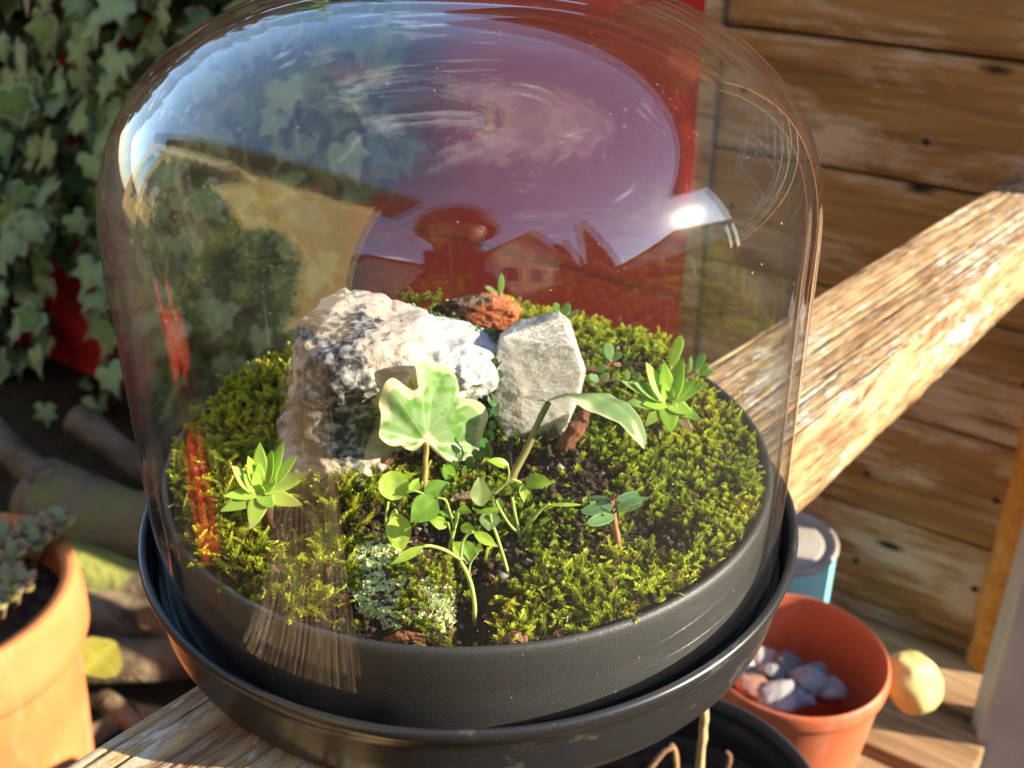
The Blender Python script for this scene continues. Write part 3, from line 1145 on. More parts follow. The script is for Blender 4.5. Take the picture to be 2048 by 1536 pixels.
# quartz crystal
QY = .006
qf = [(1098, 628), (1118, 622), (1140, 642), (1155, 690), (1172, 740), (1162, 790), (1135, 850), (1118, 905), (1060, 918), (1010, 890), (985, 830), (996, 770), (985, 715), (1000, 668), (1030, 645)]
pts = []
cxq = np.mean(qf, 0)
for x, y in qf:
    pts.append(V(x, y, QY + .002))
    pts.append(V(cxq[0] + (x - cxq[0]) * .93, cxq[1] + (y - cxq[1]) * .93, QY - .006) if y > 660 else V(x, y + 12, QY - .002))
    pts.append(V(cxq[0] + (x - cxq[0]) * .8, cxq[1] + (y - cxq[1]) * .8 - 10, QY + .016))
pts += [V(1040, 780, QY - .0070), V(1045, 850, QY - .0068)]
v, f = hull_rock(pts, 5, .00045, 420, 51, 0)
px, py = proj(v)
nz_ = fbm(v, 900, 4, 52, .6)
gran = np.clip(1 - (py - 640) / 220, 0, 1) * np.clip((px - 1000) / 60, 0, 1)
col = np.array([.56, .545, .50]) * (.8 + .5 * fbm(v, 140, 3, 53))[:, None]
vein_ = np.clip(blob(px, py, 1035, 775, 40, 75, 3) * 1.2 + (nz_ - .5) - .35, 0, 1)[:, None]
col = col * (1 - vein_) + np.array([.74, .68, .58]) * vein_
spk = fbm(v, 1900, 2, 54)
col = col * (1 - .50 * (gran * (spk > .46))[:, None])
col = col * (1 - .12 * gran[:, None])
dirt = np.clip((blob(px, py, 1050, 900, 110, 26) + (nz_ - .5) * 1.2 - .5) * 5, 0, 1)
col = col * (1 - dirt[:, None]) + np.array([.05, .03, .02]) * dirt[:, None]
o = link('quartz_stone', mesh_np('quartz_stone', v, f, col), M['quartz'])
tag(o, 'cloudy translucent quartz stone with sparkling top right of the white rock', 'stone')

# orange-red stone at the back
crop = [(310, 345), (400, 290), (520, 250), (640, 240), (760, 200), (850, 180), (950, 212), (1050, 258), (1110, 300), (1140, 370), (1100, 430), (1000, 470), (890, 545), (700, 500), (560, 480), (400, 430)]
pts = []
for x, y in crop:
    X_, Y_ = 780 + x / 4.267, 540 + y / 4.267
    pts.append(V(X_, Y_, .033))
    pts.append(V(950 + (X_ - 950) * .85, 635 + (Y_ - 635) * .7, .026))
    pts.append(V(950 + (X_ - 950) * .8, 635 + (Y_ - 635) * .8 - 6, .046))
v, f = hull_rock(pts, 4, .0016, 330, 61, 1)
px, py = proj(v)
nz_ = fbm(v, 500, 4, 62, .6)
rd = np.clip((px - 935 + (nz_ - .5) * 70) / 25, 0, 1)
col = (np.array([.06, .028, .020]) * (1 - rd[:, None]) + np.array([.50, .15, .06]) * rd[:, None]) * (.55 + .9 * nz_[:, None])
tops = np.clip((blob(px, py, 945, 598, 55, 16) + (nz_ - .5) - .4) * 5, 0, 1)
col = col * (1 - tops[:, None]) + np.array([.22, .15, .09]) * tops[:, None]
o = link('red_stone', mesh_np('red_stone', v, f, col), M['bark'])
tag(o, 'rough orange red stone lying on moss behind the quartz', 'stone')

# bark piece with lichen, front
bp = [atz(x, y, .036) for x, y in [(700, 1120), (800, 1100), (893, 1125), (905, 1195), (908, 1288), (800, 1283), (735, 1250), (690, 1190)]]
pts = []
for p in bp:
    pts.append(np.array([p[0], p[1], .030])); pts.append(np.array([p[0] * .985 + .000, p[1] * .985, .0395 + RNG.uniform(-.0012, .0012)]))
pts.append(np.array([bp[0][0] * .4 + bp[4][0] * .6, bp[0][1] * .5 + bp[4][1] * .5, .0435]))
v, f = hull_rock(pts, 4, .0012, 300, 71, 1)
nz_ = fbm(v, 600, 4, 72)
col = np.array([.05, .028, .018]) + nz_[:, None] * np.array([.10, .05, .03])
barkp = link('bark_piece', mesh_np('bark_piece', v, f, col), M['bark'])
tag(barkp, 'reddish brown bark piece crusted with mint lichen at the front rim', 'bark')
bark_v = v.copy()


def bark_top(x, y):
    d = (bark_v[:, 0] - x) ** 2 + (bark_v[:, 1] - y) ** 2
    i = np.argsort(d)[:6]
    return bark_v[i, 2].max()


# lichen lobes: small crumpled cups
def lichen_tpl(seed):
    r = random.Random(seed)
    n = 9
    V_ = [(0, 0, 0)]
    for ring, (rad_, z_) in enumerate(((.5, .18), (1.0, .55))):
        for k in range(n):
            a_ = 2 * PI * k / n
            w_ = rad_ * (1 + .35 * math.sin(3 * a_ + seed) * ring + r.uniform(-.22, .22))
            V_.append((w_ * math.cos(a_), w_ * math.sin(a_), z_ * r.uniform(.5, 1.5)))
    F_ = []
    for k in range(n):
        F_.append((0, 1 + k, 1 + (k + 1) % n))
        a_, b_ = 1 + k, 1 + (k + 1) % n
        F_.append((a_, a_ + n, b_ + n)); F_.append((a_, b_ + n, b_))
    return np.array(V_, float), np.array(F_)


pts, sc = [], []
tree = None
cand = bark_v[bark_v[:, 2] > .037]
sel = cand[RNG.integers(0, len(cand), 3000)] + RNG.normal(0, .0004, (3000, 3)) * np.array([1, 1, .3])
px, py = proj(sel)
pr_ = np.clip(.9 * blob(px, py, 765, 1190, 80, 80, 4) + .8 * blob(px, py, 865, 1215, 35, 50, 3) + .5 * blob(px, py, 740, 1115, 50, 25, 3), 0, 1)
sel = sel[RNG.random(3000) < pr_ * (.35 + .9 * (fbm(sel, 160, 2, 77) > .47))]
VS, FS, CS, n0 = [], [], [], 0
pk = RNG.integers(0, 4, len(sel))
for q in range(4):
    tv, tf = lichen_tpl(q)
    T = sel[pk == q]
    k = len(T)
    az = RNG.uniform(0, 6.28, k)
    R = rot_ax(np.stack([np.cos(az), np.sin(az), 0 * az], -1), RNG.normal(.1, .45, k)) @ rot_z(RNG.uniform(0, 6.28, k))
    s1 = RNG.uniform(.0004, .00095, k)
    v, f = scatter(tv, tf, R, T, s1)
    u = RNG.random((k, 1, 1))
    ed = np.linalg.norm(tv[:, :2], axis=1)[None, :, None]
    cc = np.array([.46, .56, .24]) * (1 - ed) + (np.array([.70, .82, .42]) * (1 - u) + np.array([.85, .86, .46]) * u) * np.minimum(ed, 1.1)
    VS.append(v); FS.append(f + n0); CS.append(cc.reshape(-1, 3)); n0 += len(v)
o = link('lichen', mesh_np('lichen', np.concatenate(VS), np.concatenate(FS), np.concatenate(CS)), M['lichen'])
tag(o, 'pale mint green lichen crust covering the bark piece', kind='stuff')
sel = cand[RNG.integers(0, len(cand), 1100)]
px, py = proj(sel)
sel = sel[RNG.random(1100) < np.clip(blob(px, py, 855, 1160, 55, 45, 3) + .9 * blob(px, py, 850, 1270, 45, 22, 3) + .5 * blob(px, py, 815, 1200, 25, 60) + .4 * blob(px, py, 700, 1150, 30, 40), 0, 1)]
grow('moss', 'olive moss tufts growing on the lichen covered bark', sel, [('star', 0, 1)], .0017, .6, MG, .2)

# green algae crust along the ridge of the white rock and under the red stone
rows_ = []
for x, y, Y in [(865, 640, .014), (885, 650, .014), (905, 655, .013), (925, 660, .013), (945, 662, .013), (965, 664, .013), (985, 668, .014), (875, 632, .018), (900, 645, .017), (930, 652, .017)]:
    for q in range(26):
        rows_.append(V(x + RNG.normal(0, 11), y + RNG.normal(0, 4), Y + RNG.normal(0, .0015)))
rows_ = np.array(rows_)
k = len(rows_)
v, f = scatter(octv * .8, octf, rot_z(RNG.uniform(0, 6, k)), rows_, RNG.uniform(.0005, .0011, k))
u = RNG.random((k, 1))
cc = np.repeat(np.array([.05, .10, .03]) * (1 - u) + np.array([.16, .30, .08]) * u, 6, 0)
o = link('algae_crust', mesh_np('algae_crust', v, f, cc), M['moss'])
tag(o, 'grainy green crust between the white rock and the red stone', kind='stuff')

# ================================================================== PLANTS
def profile(kind, u):
    if kind == 'ovate':
        return np.sin(PI * np.clip(u, 0, 1) ** .75) ** .85
    if kind == 'round':
        return np.sqrt(np.maximum(1 - (2 * u - 1) ** 2, 0))
    if kind == 'lance':
        return np.sin(PI * u ** .85) ** 1.2
    if kind == 'spoon':
        return np.sqrt(np.maximum(1 - (2 * np.clip(u, 0, 1) ** 1.5 - 1) ** 2, 0)) * .95 + .05 * (u < .5)
    if kind == 'point':
        return np.where(u < .32, .80 + .20 * np.sin(PI * u / .64), np.maximum(1 - ((u - .32) / .68) ** 1.5, 0.0) ** .85)
    return np.ones_like(u)


def leaf(base, tip, width, c1, c2, up=(-.15, -.75, .65), kind='ovate', fold=.18, curl=.12, nu=13, nv=7, vein=.25, seed=0, edge=None):
    base, tip, up = np.array(base, float), np.array(tip, float), np.array(up, float)
    a = tip - base
    L = np.linalg.norm(a)
    s = np.cross(a, up); s /= np.linalg.norm(s)
    n = np.cross(s, a); n /= np.linalg.norm(n)
    u = np.linspace(0, 1, nu)
    w = profile(kind, np.clip(u, .015, .985)) * width / 2
    vq = np.linspace(-1, 1, nv)
    Uu, Vv = np.meshgrid(u, vq, indexing='ij')
    ww = w[:, None]
    P = base + Uu[..., None] * a + (Vv * ww)[..., None] * s + ((curl * L * 4 * Uu * (1 - Uu) * .5) + fold * (np.abs(Vv) - .5) * ww)[..., None] * n
    P = P.reshape(-1, 3)
    P = P + n * ((fbm(P, 500, 2, seed) - .5) * .10 * width)[:, None]
    nz = fbm(P, 900, 3, seed + 3)
    c1, c2 = np.array(c1), np.array(c2)
    col = c1 + (c2 - c1) * np.clip(nz * 1.6 - .3, 0, 1)[:, None]
    vn = np.clip(1 - np.abs(Vv.ravel()) * 3.2, 0, 1) * vein
    side = np.clip(np.sin((Uu.ravel() * 7 - np.abs(Vv.ravel()) * 2) * 2 * PI) - .75, 0, 1) * vein * 1.3
    col = col * (1 - (vn + side)[:, None]) + np.minimum(c2 * 1.7, .7) * (vn + side)[:, None]
    if edge is not None:
        e = np.clip((np.abs(Vv.ravel()) - .75) * 5, 0, 1)[:, None]
        col = col * (1 - e) + np.array(edge) * e
    return P, grid_faces(nu, nv), col


def fleshy(base, tip, width, thick, c1, c2, bend=0.1, up=(0, -.6, .8), kind='point', nu=12, nv=12, seed=0, tipc=None):
    base, tip, up = np.array(base, float), np.array(tip, float), np.array(up, float)
    a = tip - base
    L = np.linalg.norm(a)
    s = np.cross(a, up); s /= np.linalg.norm(s) + 1e-9
    n = np.cross(s, a); n /= np.linalg.norm(n)
    u = np.linspace(0, 1, nu)
    w = profile(kind, np.clip(u, .02, .995)) * width / 2
    th = np.linspace(0, 2 * PI, nv, endpoint=False)
    P, cu = [], []
    for k in range(nu):
        c = base + a * u[k] + n * (-bend * L * (u[k] ** 2 - u[k]) * -1.6)
        tk = thick / 2 * (w[k] / (width / 2)) ** .8
        top = np.where(np.sin(th) > 0, .45, 1.0)
        P.append(c + np.cos(th)[:, None] * w[k] * s + (np.sin(th) * tk * top + .18 * w[k] * np.cos(th) ** 2)[:, None] * n)
        cu.append(np.full(nv, u[k]))
    P = np.concatenate(P); cu = np.concatenate(cu)
    f = []
    for k in range(nu - 1):
        A = k * nv + np.arange(nv); B = k * nv + (np.arange(nv) + 1) % nv
        f.append(np.stack([A, B, B + nv, A + nv], 1))
    c1, c2 = np.array(c1), np.array(c2)
    nz = fbm(P, 300, 2, seed)
    m_ = np.clip(cu * .9 + (nz - .5) * .5, 0, 1)[:, None]
    col = c2 * (1 - m_) + c1 * m_
    if tipc is not None:
        q = np.clip((cu - .72) * 4, 0, 1)[:, None]
        col = col * (1 - q) + np.array(tipc) * q
    return P, np.concatenate(f), col


def add_part(name, geo_, mat, parent, smooth=True):
    P, f, col = geo_
    o = link(name, mesh_np(name, P, f, col, smooth), mat)
    return keep(o, parent)


def stem_geo(pts, rad, c1, c2=None, n=8, npts=16, seed=0):
    P = smooth_path(pts, npts)
    r = np.interp(np.linspace(0, 1, npts), np.linspace(0, 1, np.size(rad)), np.atleast_1d(rad))
    r = r * (.82 + .36 * fbm(P, 260, 3, seed + 5))
    P = P + (np.stack([fbm(P, 140, 2, seed + q) for q in (6, 7, 8)], -1) - .5) * np.mean(r) * 1.6
    v, f = tube(P, r, n)
    u = fbm(v, 400, 2, seed)[:, None]
    c1 = np.array(c1); c2 = np.array(c2 if c2 is not None else c1)
    t_ = np.concatenate([np.repeat(np.linspace(0, 1, npts), n), [0, 1]])[:, None]
    col = (c1 * (1 - t_) + c2 * t_) * (.75 + .5 * u)
    return v, f, col


# ---- rosette succulents
def rosette(label, crop0, sc, centre, leaves, Y0, pal, stemcol, group=None):
    ox, oy = crop0
    cpx = (ox + centre[0] / sc, oy + centre[1] / sc)
    c3 = V(cpx[0], cpx[1], Y0)
    root = thing('succulent', label, 'succulent', (c3[0], c3[1], gz(c3[0], c3[1])), 0, group)
    foot = np.array([c3[0] + .001, c3[1] + .004, gz(c3[0], c3[1]) - .002])
    add_part('stem', stem_geo([foot, c3 + np.array([0, .003, -.002]), c3], [.0016, .0018, .0012], stemcol), M['stem'], root)
    px_m = F / ((c3 - _c) @ _fw)
    for k, L in enumerate(leaves):
        tx, ty, bx, by, w = L[:5]
        T = (ox + tx / sc, oy + ty / sc); B = (ox + (bx * .5 + centre[0] * .5) / sc, oy + (by * .5 + centre[1] * .5) / sc)
        dy = (cpx[1] - T[1]) / px_m
        dyb = (cpx[1] - B[1]) / px_m
        Yt = Y0 + (.30 * dy if dy > 0 else .32 * dy) - .001
        Yb = Y0 + .25 * dyb
        c1, c2 = pal
        kw = L[5] if len(L) > 5 else {}
        c1 = kw.get('c1', c1); c2 = kw.get('c2', c2)
        f_ = .8 + .4 * random.random()
        up = np.array([(T[0] - cpx[0]) * -.008, -.75, .65])
        geo_ = fleshy(V(B[0], B[1], Yb), V(T[0], T[1], Yt), 1.5 * w / sc / px_m, w / sc / px_m * .45, np.array(c1) * f_, np.array(c2) * f_, .10, up, 'point', 12, 12, k, kw.get('tip'))
        add_part('leaf', geo_, M['flesh'], root)
    return root


LG, LY = (.46, .78, .10), (.66, .86, .14)
rosette('pale lime houseleek rosette with pointed leaves left of the white rock', (440, 860), 7.314, (590, 900), [
    (930, 170, 800, 580, 150, {'c1': (.28, .52, .08)}), (1335, 600, 860, 740, 120, {'c1': (.40, .42, .10), 'tip': (.45, .16, .08)}), (1210, 1100, 720, 960, 170, {'c1': (.42, .45, .10)}),
    (580, 180, 570, 560, 165), (765, 290, 680, 660, 150), (1135, 365, 800, 680, 165), (1200, 740, 720, 850, 140, {'c1': (.55, .68, .14)}),
    (0, 1190, 480, 1030, 150, {'c1': (.32, .54, .09)}), (50, 965, 470, 930, 130), (170, 520, 380, 820, 150, {'c1': (.42, .66, .14)}), (410, 380, 500, 660, 130),
    (450, 1450, 580, 1040, 195, {'c1': (.50, .66, .14), 'tip': (.6, .5, .38)}), (780, 1140, 610, 940, 175, {'c1': (.30, .56, .09)}),
    (830, 650, 720, 800, 150), (560, 470, 590, 690, 110), (350, 640, 460, 870, 110), (500, 610, 520, 820, 100), (590, 790, 545, 950, 150)],
    -.0425, (LG, LY), (.16, .08, .04))
LG2, LY2 = (.32, .66, .06), (.58, .82, .11)
rosette('bright green houseleek rosette near the right rim behind the long ivy leaf', (1230, 650), 6.678, (700, 1020), [
    (400, 1360, 580, 1110, 130, {'c1': (.10, .20, .06)}), (1040, 1450, 820, 1150, 120, {'c1': (.52, .36, .22), 'c2': (.5, .46, .24)}), (1165, 1280, 800, 1110, 120, {'c1': (.10, .24, .05)}),
    (415, 500, 600, 880, 150), (655, 490, 700, 900, 150), (910, 440, 790, 900, 150), (1090, 710, 780, 960, 105), (1230, 770, 800, 1000, 115),
    (140, 1040, 520, 1010, 150, {'c1': (.10, .23, .06)}), (70, 740, 480, 900, 105, {'c1': (.13, .24, .08)}), (240, 760, 520, 930, 115, {'c1': (.12, .26, .06)}),
    (750, 1440, 690, 1050, 185), (370, 1060, 640, 1010, 150), (1030, 1190, 740, 1020, 150),
    (430, 830, 630, 950, 100), (640, 780, 680, 940, 90), (770, 850, 730, 980, 80)],
    .002, (LG2, LY2), (.3, .2, .1))


def sprig(name, label, cat, stems, leaves, Y0, group=None, mat='flesh', thick=.4):
    """small plant: stems = [[(px,py,dY)...], radius, colour]; leaves = (bx,by,tx,ty,width,colour,kind)"""
    x, y, d = stems[0][0][0]
    p0 = V(x, y, Y0 + d)
    root = thing(name, label, cat, p0, 0, group)
    for pts, rad, c in stems:
        add_part('stem', stem_geo([V(a, b, Y0 + d_) for a, b, d_ in pts], rad, c), M['stem'], root)
    for k, L in enumerate(leaves):
        bx, by, tx, ty, w, c, kd = L[:7]
        dyb = L[7] if len(L) > 7 else 0
        dyt = L[8] if len(L) > 8 else dyb
        b_, t_ = V(bx, by, Y0 + dyb), V(tx, ty, Y0 + dyt)
        pm = F / ((b_ - _c) @ _fw)
        c = np.array(c)
        if mat == 'flesh':
            add_part('leaf', fleshy(b_, t_, w / pm, w / pm * thick, c, c * 1.25, .05, (.1, -.8, .5), kd, 9, 10, k), M['flesh'], root)
        else:
            add_part('leaf', leaf(b_, t_, w / pm, c * .8, c * 1.2, kind=kd, seed=k), M['leaf'], root)
    return root


GS, GP = (.14, .30, .06), (.22, .38, .12)
sprig('sedum_sprig', 'pair of curved green stonecrop leaves on top of the red stone', 'succulent', [([(1003, 592, 0), (1001, 586, 0)], .0006, (.3, .3, .12))],
      [(1001, 588, 970, 573, 11, (.26, .38, .12), 'round'), (1001, 588, 1003, 547, 13, (.20, .40, .08), 'round')], .034)
sprig('sedum_sprig', 'single yellowish stonecrop leaf at the right end of the red stone', 'succulent', [([(1030, 612, 0), (1034, 606, 0)], .0005, (.3, .3, .12))],
      [(1033, 608, 1042, 592, 9, (.30, .36, .12), 'round')], .036)
sprig('sedum_sprig', 'three paddle shaped leaves behind the quartz top', 'succulent', [([(1128, 640, 0), (1126, 630, 0)], .0006, (.25, .28, .1))],
      [(1122, 630, 1108, 606, 16, GS, 'spoon'), (1128, 634, 1136, 606, 17, GS, 'spoon'), (1132, 638, 1158, 620, 12, (.24, .33, .12), 'spoon')], .03)
sprig('sedum_sprig', 'stonecrop with upright oval leaf on pink stem right of the quartz', 'succulent',
      [([(1200, 742, 0), (1180, 735, .001), (1168, 728, .002)], .0006, (.36, .18, .12)), ([(1200, 742, 0), (1218, 726, 0), (1222, 720, 0)], .0006, (.36, .18, .12))],
      [(1221, 722, 1213, 686, 24, (.20, .36, .14), 'spoon'), (1224, 724, 1242, 704, 13, (.26, .36, .12), 'spoon'), (1226, 728, 1242, 730, 10, (.42, .24, .16), 'spoon')], .018)
sprig('sedum_sprig', 'row of small round green stonecrop leaves at the foot of the quartz', 'succulent',
      [([(1185, 770, 0), (1215, 762, 0), (1240, 760, 0)], .0005, (.2, .12, .07))],
      [(1178, 750, 1198, 762, 17, (.22, .36, .14), 'round'), (1180, 764, 1196, 770, 13, (.30, .38, .18), 'round'), (1200, 764, 1217, 746, 17, (.28, .38, .14), 'round'),
       (1226, 762, 1236, 743, 14, (.26, .42, .07), 'round'), (1256, 760, 1252, 740, 12, (.20, .30, .10), 'round'), (1268, 766, 1280, 744, 13, (.18, .28, .09), 'round'), (1200, 746, 1206, 728, 16, (.13, .25, .08), 'round')], .012)
sprig('sedum_sprig', 'tall yellow green paddle leaf above the right rosette', 'succulent', [([(1338, 740, 0), (1341, 732, 0)], .0007, (.3, .3, .1))],
      [(1341, 737, 1361, 671, 26, (.30, .46, .06), 'spoon')], .026)
sprig('sedum_sprig', 'small stonecrop shoot with five leaves against the right glass', 'succulent',
      [([(1366, 760, 0), (1380, 750, 0), (1393, 742, 0)], .0008, (.33, .26, .12))],
      [(1382, 744, 1381, 712, 9, (.26, .42, .12), 'spoon'), (1390, 742, 1407, 706, 19, (.15, .32, .06), 'spoon'), (1395, 746, 1418, 728, 15, (.26, .44, .07), 'spoon'), (1396, 750, 1427, 742, 12, (.16, .34, .06), 'spoon'), (1390, 746, 1398, 735, 10, (.34, .44, .1), 'spoon')], .030)
beads = [(75, 320), (100, 345), (130, 330), (150, 355), (195, 310), (180, 340), (225, 340), (165, 372), (265, 360), (295, 388), (215, 378), (245, 395), (60, 345)]
sprig('sedum_sprig', 'cluster of pale bead shaped stonecrop leaves on the white rock ridge', 'succulent', [([(830, 640, 0), (828, 628, 0)], .0005, (.25, .3, .15))],
      [(780 + x / 4.267 + 2, 540 + y / 4.267 + 8, 780 + x / 4.267, 540 + y / 4.267 - 7, 10, (.26, .40, .22), 'round', (i % 3) * .001) for i, (x, y) in enumerate(beads)], .017, None, 'flesh', .9)

# moss sprig trailing at the back
pts = np.array([V(800 + i * 1.15 + RNG.normal(0, 4), 606 + RNG.normal(0, 6) - 6 * math.exp(-((i - 4) / 6) ** 2) * 2, .03 + RNG.normal(0, .003)) for i in range(70)])
grow('moss', 'small yellow green moss tuft behind the white rock ridge', pts, [('fluff', 0, 1)], .0016, .9, [(.06, .08, .01), (.25, .30, .02), (.40, .44, .04)], 0)

# ---- variegated ivy leaf, facing
ic = [(665, 1085), (600, 1150), (520, 1190), (430, 1170), (360, 1125), (290, 1140), (200, 1110), (110, 1020), (120, 900), (130, 750), (105, 650), (120, 560), (160, 430), (210, 355), (280, 330),
      (345, 368), (400, 412), (450, 445), (500, 475), (545, 468), (580, 430), (588, 350), (572, 270), (535, 200), (560, 130), (620, 105), (700, 130), (760, 155), (840, 165), (920, 200), (990, 270), (1030, 350),
      (1045, 450), (1060, 540), (1090, 570), (1180, 580), (1270, 600), (1350, 660), (1390, 740), (1395, 820), (1360, 900), (1330, 1040), (1310, 1120), (1270, 1210), (1200, 1270), (1100, 1310), (1020, 1315),
      (920, 1310), (840, 1260), (760, 1200), (700, 1130)]
ic = smooth_path([(x, y, 0) for x, y in ic] + [(665, 1085, 0)], 220)[:-1, :2]
nring = 26
cen = np.array([668, 1080.])
IY = -.021
vv, tt, cp = [], [], []
for r in range(nring + 1):
    t_ = r / nring
    q = cen + (ic - cen) * t_
    vv.append(q); tt.append(np.full(len(q), t_))
vv = np.concatenate(vv); tt = np.concatenate(tt)
X_ = 740 + vv[:, 0] / 5.908; Y_ = 700 + vv[:, 1] / 5.908
dx = (X_ - 853) / 7900; dz = (885 - Y_) / 7900
Yd = IY + .50 * dx + .10 * dz + .9 * (dx ** 2 + dz ** 2) * 12 * .25
th_ = np.arctan2(vv[:, 0] - cen[0], -(vv[:, 1] - cen[1]))
Yd = Yd + .0011 * np.sin(th_ * 5 + .6) * tt + .0006 * np.sin(th_ * 13) * tt ** 2
P = np.array([V(a, b, c) for a, b, c in zip(X_, Y_, Yd)])
npx = np.stack([vv[:, 0] / 300, vv[:, 1] / 300, 0 * vv[:, 0]], -1)
nz1 = fbm(npx, 1.3, 4, 81, .55); nz2 = fbm(npx, 3.2, 3, 82)
edge_d = np.array([np.sqrt(((ic - p) ** 2).sum(1)).min() for p in vv])
green = np.clip((edge_d - 58 + (nz1 - .5) * 260) / 18, 0, 1)
dark = np.clip((nz2 - .52) * 14, 0, 1)
cream = np.array([.78, .74, .47]); gA = np.array([.34, .52, .22]); gB = np.array([.19, .42, .08])
gcol = gA * (1 - dark[:, None]) + gB * dark[:, None]
col = cream * (1 - green[:, None]) + gcol * green[:, None]
for ex, ey in [(330, 560), (760, 250), (1340, 740), (250, 1040), (1080, 1230), (600, 300)]:
    d_ = np.array([ex, ey]) - cen; L_ = np.linalg.norm(d_); d_ /= L_
    al = (vv - cen) @ d_
    of = np.abs((vv - cen) @ np.array([-d_[1], d_[0]]))
    ve = np.clip(1 - of / 9, 0, 1) * ((al > 0) & (al < L_)) * .7
    col = col * (1 - ve[:, None]) + np.array([.62, .68, .40]) * ve[:, None]
n_ = len(ic)
fc = []
for r in range(nring):
    a = r * n_ + np.arange(n_); b = r * n_ + (np.arange(n_) + 1) % n_
    fc.append(np.stack([a, b, b + n_, a + n_], 1))
sb = V(850, 1000, -.026)
ivy1 = thing('ivy_seedling', 'variegated cream and green ivy leaf standing upright before the white rock', 'ivy', sb)
add_part('leaf', (P, np.concatenate(fc), col), M['ivy_leaf'], ivy1)
add_part('stem', stem_geo([V(848, 1000, -.027), V(850, 960, -.024), V(852, 920, -.0215), V(853, 884, -.0208)], [.00085, .00075, .0007], (.30, .21, .06), (.45, .36, .12)), M['stem'], ivy1)

# ---- second ivy leaf in profile
cr6 = lambda x, y: (1020 + x / 6.827, 740 + y / 6.827)
upper = [(470, 432), (620, 370), (850, 322), (1100, 345), (1330, 318), (1460, 390), (1600, 450), (1720, 570), (1800, 700), (1850, 860), (1862, 960), (1830, 1080)]
lower = [(472, 440), (560, 420), (680, 385), (800, 385), (900, 450), (1040, 550), (1200, 600), (1330, 660), (1500, 735), (1620, 870), (1740, 990), (1828, 1082)]
Uq = smooth_path([(x, y, 0) for x, y in upper], 40)[:, :2]; Lq = smooth_path([(x, y, 0) for x, y in lower], 40)[:, :2]
nv_ = 13
P, col = [], []
for k in range(40):
    for j in range(nv_):
        q = j / (nv_ - 1)
        p = Uq[k] * (1 - q) + Lq[k] * q
        x, y = cr6(*p)
        Yp = -.015 - .003 * k / 39 + .011 * (.5 - q) * math.sin(PI * min(1, (k + 3) / 42))
        pt = V(x, y, Yp) + np.array([0, 0, .0012 * math.sin(PI * q) * math.sin(PI * k / 39)])
        P.append(pt)
        nz = float(fbm(np.array([[k / 8., q * 2.2, 3.]]), 1.0, 3, 91)[0])
        e = max(np.clip((q - .80 + (nz - .5) * .5) * 9, 0, 1), np.clip((.05 - q) * 14, 0, 1), np.clip((k - 28 + (nz - .5) * 26) / 4 * (q > .35), 0, 1) * .85)
        gcol = np.array([.13, .25, .09]) * (1 - nz) + np.array([.24, .36, .15]) * nz
        ve = np.clip(1 - abs(q - .45) * 12, 0, 1) * .5 + .4 * np.clip(math.sin(k * 1.1 + abs(q - .45) * 9) - .8, 0, 1)
        cc = gcol * (1 - ve) + np.array([.42, .52, .28]) * ve
        col.append(cc * (1 - e) + np.array([.66, .62, .40]) * e)
sb = V(1018, 965, -.019)
ivy2 = thing('ivy_seedling', 'long ivy leaf bending over seen edge on before the quartz', 'ivy', sb)
add_part('leaf', (np.array(P), grid_faces(40, nv_), np.array(col)), M['ivy_leaf'], ivy2)
l2 = leaf(V(1092, 803, -.015), V(1040, 795, -.013), .0016, (.3, .3, .2), (.5, .46, .32), up=(0, -.2, 1), kind='lance')
add_part('leaf', l2, M['ivy_leaf'], ivy2)
add_part('stem', stem_geo([V(1010, 985, -.021), V(1030, 945, -.019), V(1062, 878, -.016), V(1083, 830, -.015), V(1094, 805, -.015)], [.0011, .001, .0009, .0008], (.36, .27, .10), (.22, .30, .10)), M['stem'], ivy2)
add_part('stem', stem_geo([V(1032, 958, -.018), V(1024, 930, -.017), V(1020, 905, -.016)], [.0003, .0002], (.3, .26, .1)), M['stem'], ivy2)

# ---- spring green seedlings
GL1, GL2, GD = (.36, .58, .05), (.48, .70, .08), (.20, .40, .05)
droplet_m, t, o_ = new_mat('water_drop')
lw = t.nodes.new('ShaderNodeLayerWeight'); lw.inputs['Blend'].default_value = .5
tr = t.nodes.new('ShaderNodeBsdfTransparent'); gl = t.nodes.new('ShaderNodeBsdfGlossy'); gl.inputs['Roughness'].default_value = .02
mx = t.nodes.new('ShaderNodeMixShader')
t.links.new(math_(t, 'ADD', math_(t, 'MULTIPLY', math_(t, 'POWER', lw.outputs['Facing'], 3.0), .8), .05, True), mx.inputs['Fac'])
t.links.new(tr.outputs[0], mx.inputs[1]); t.links.new(gl.outputs[0], mx.inputs[2]); t.links.new(mx.outputs[0], o_.inputs['Surface'])


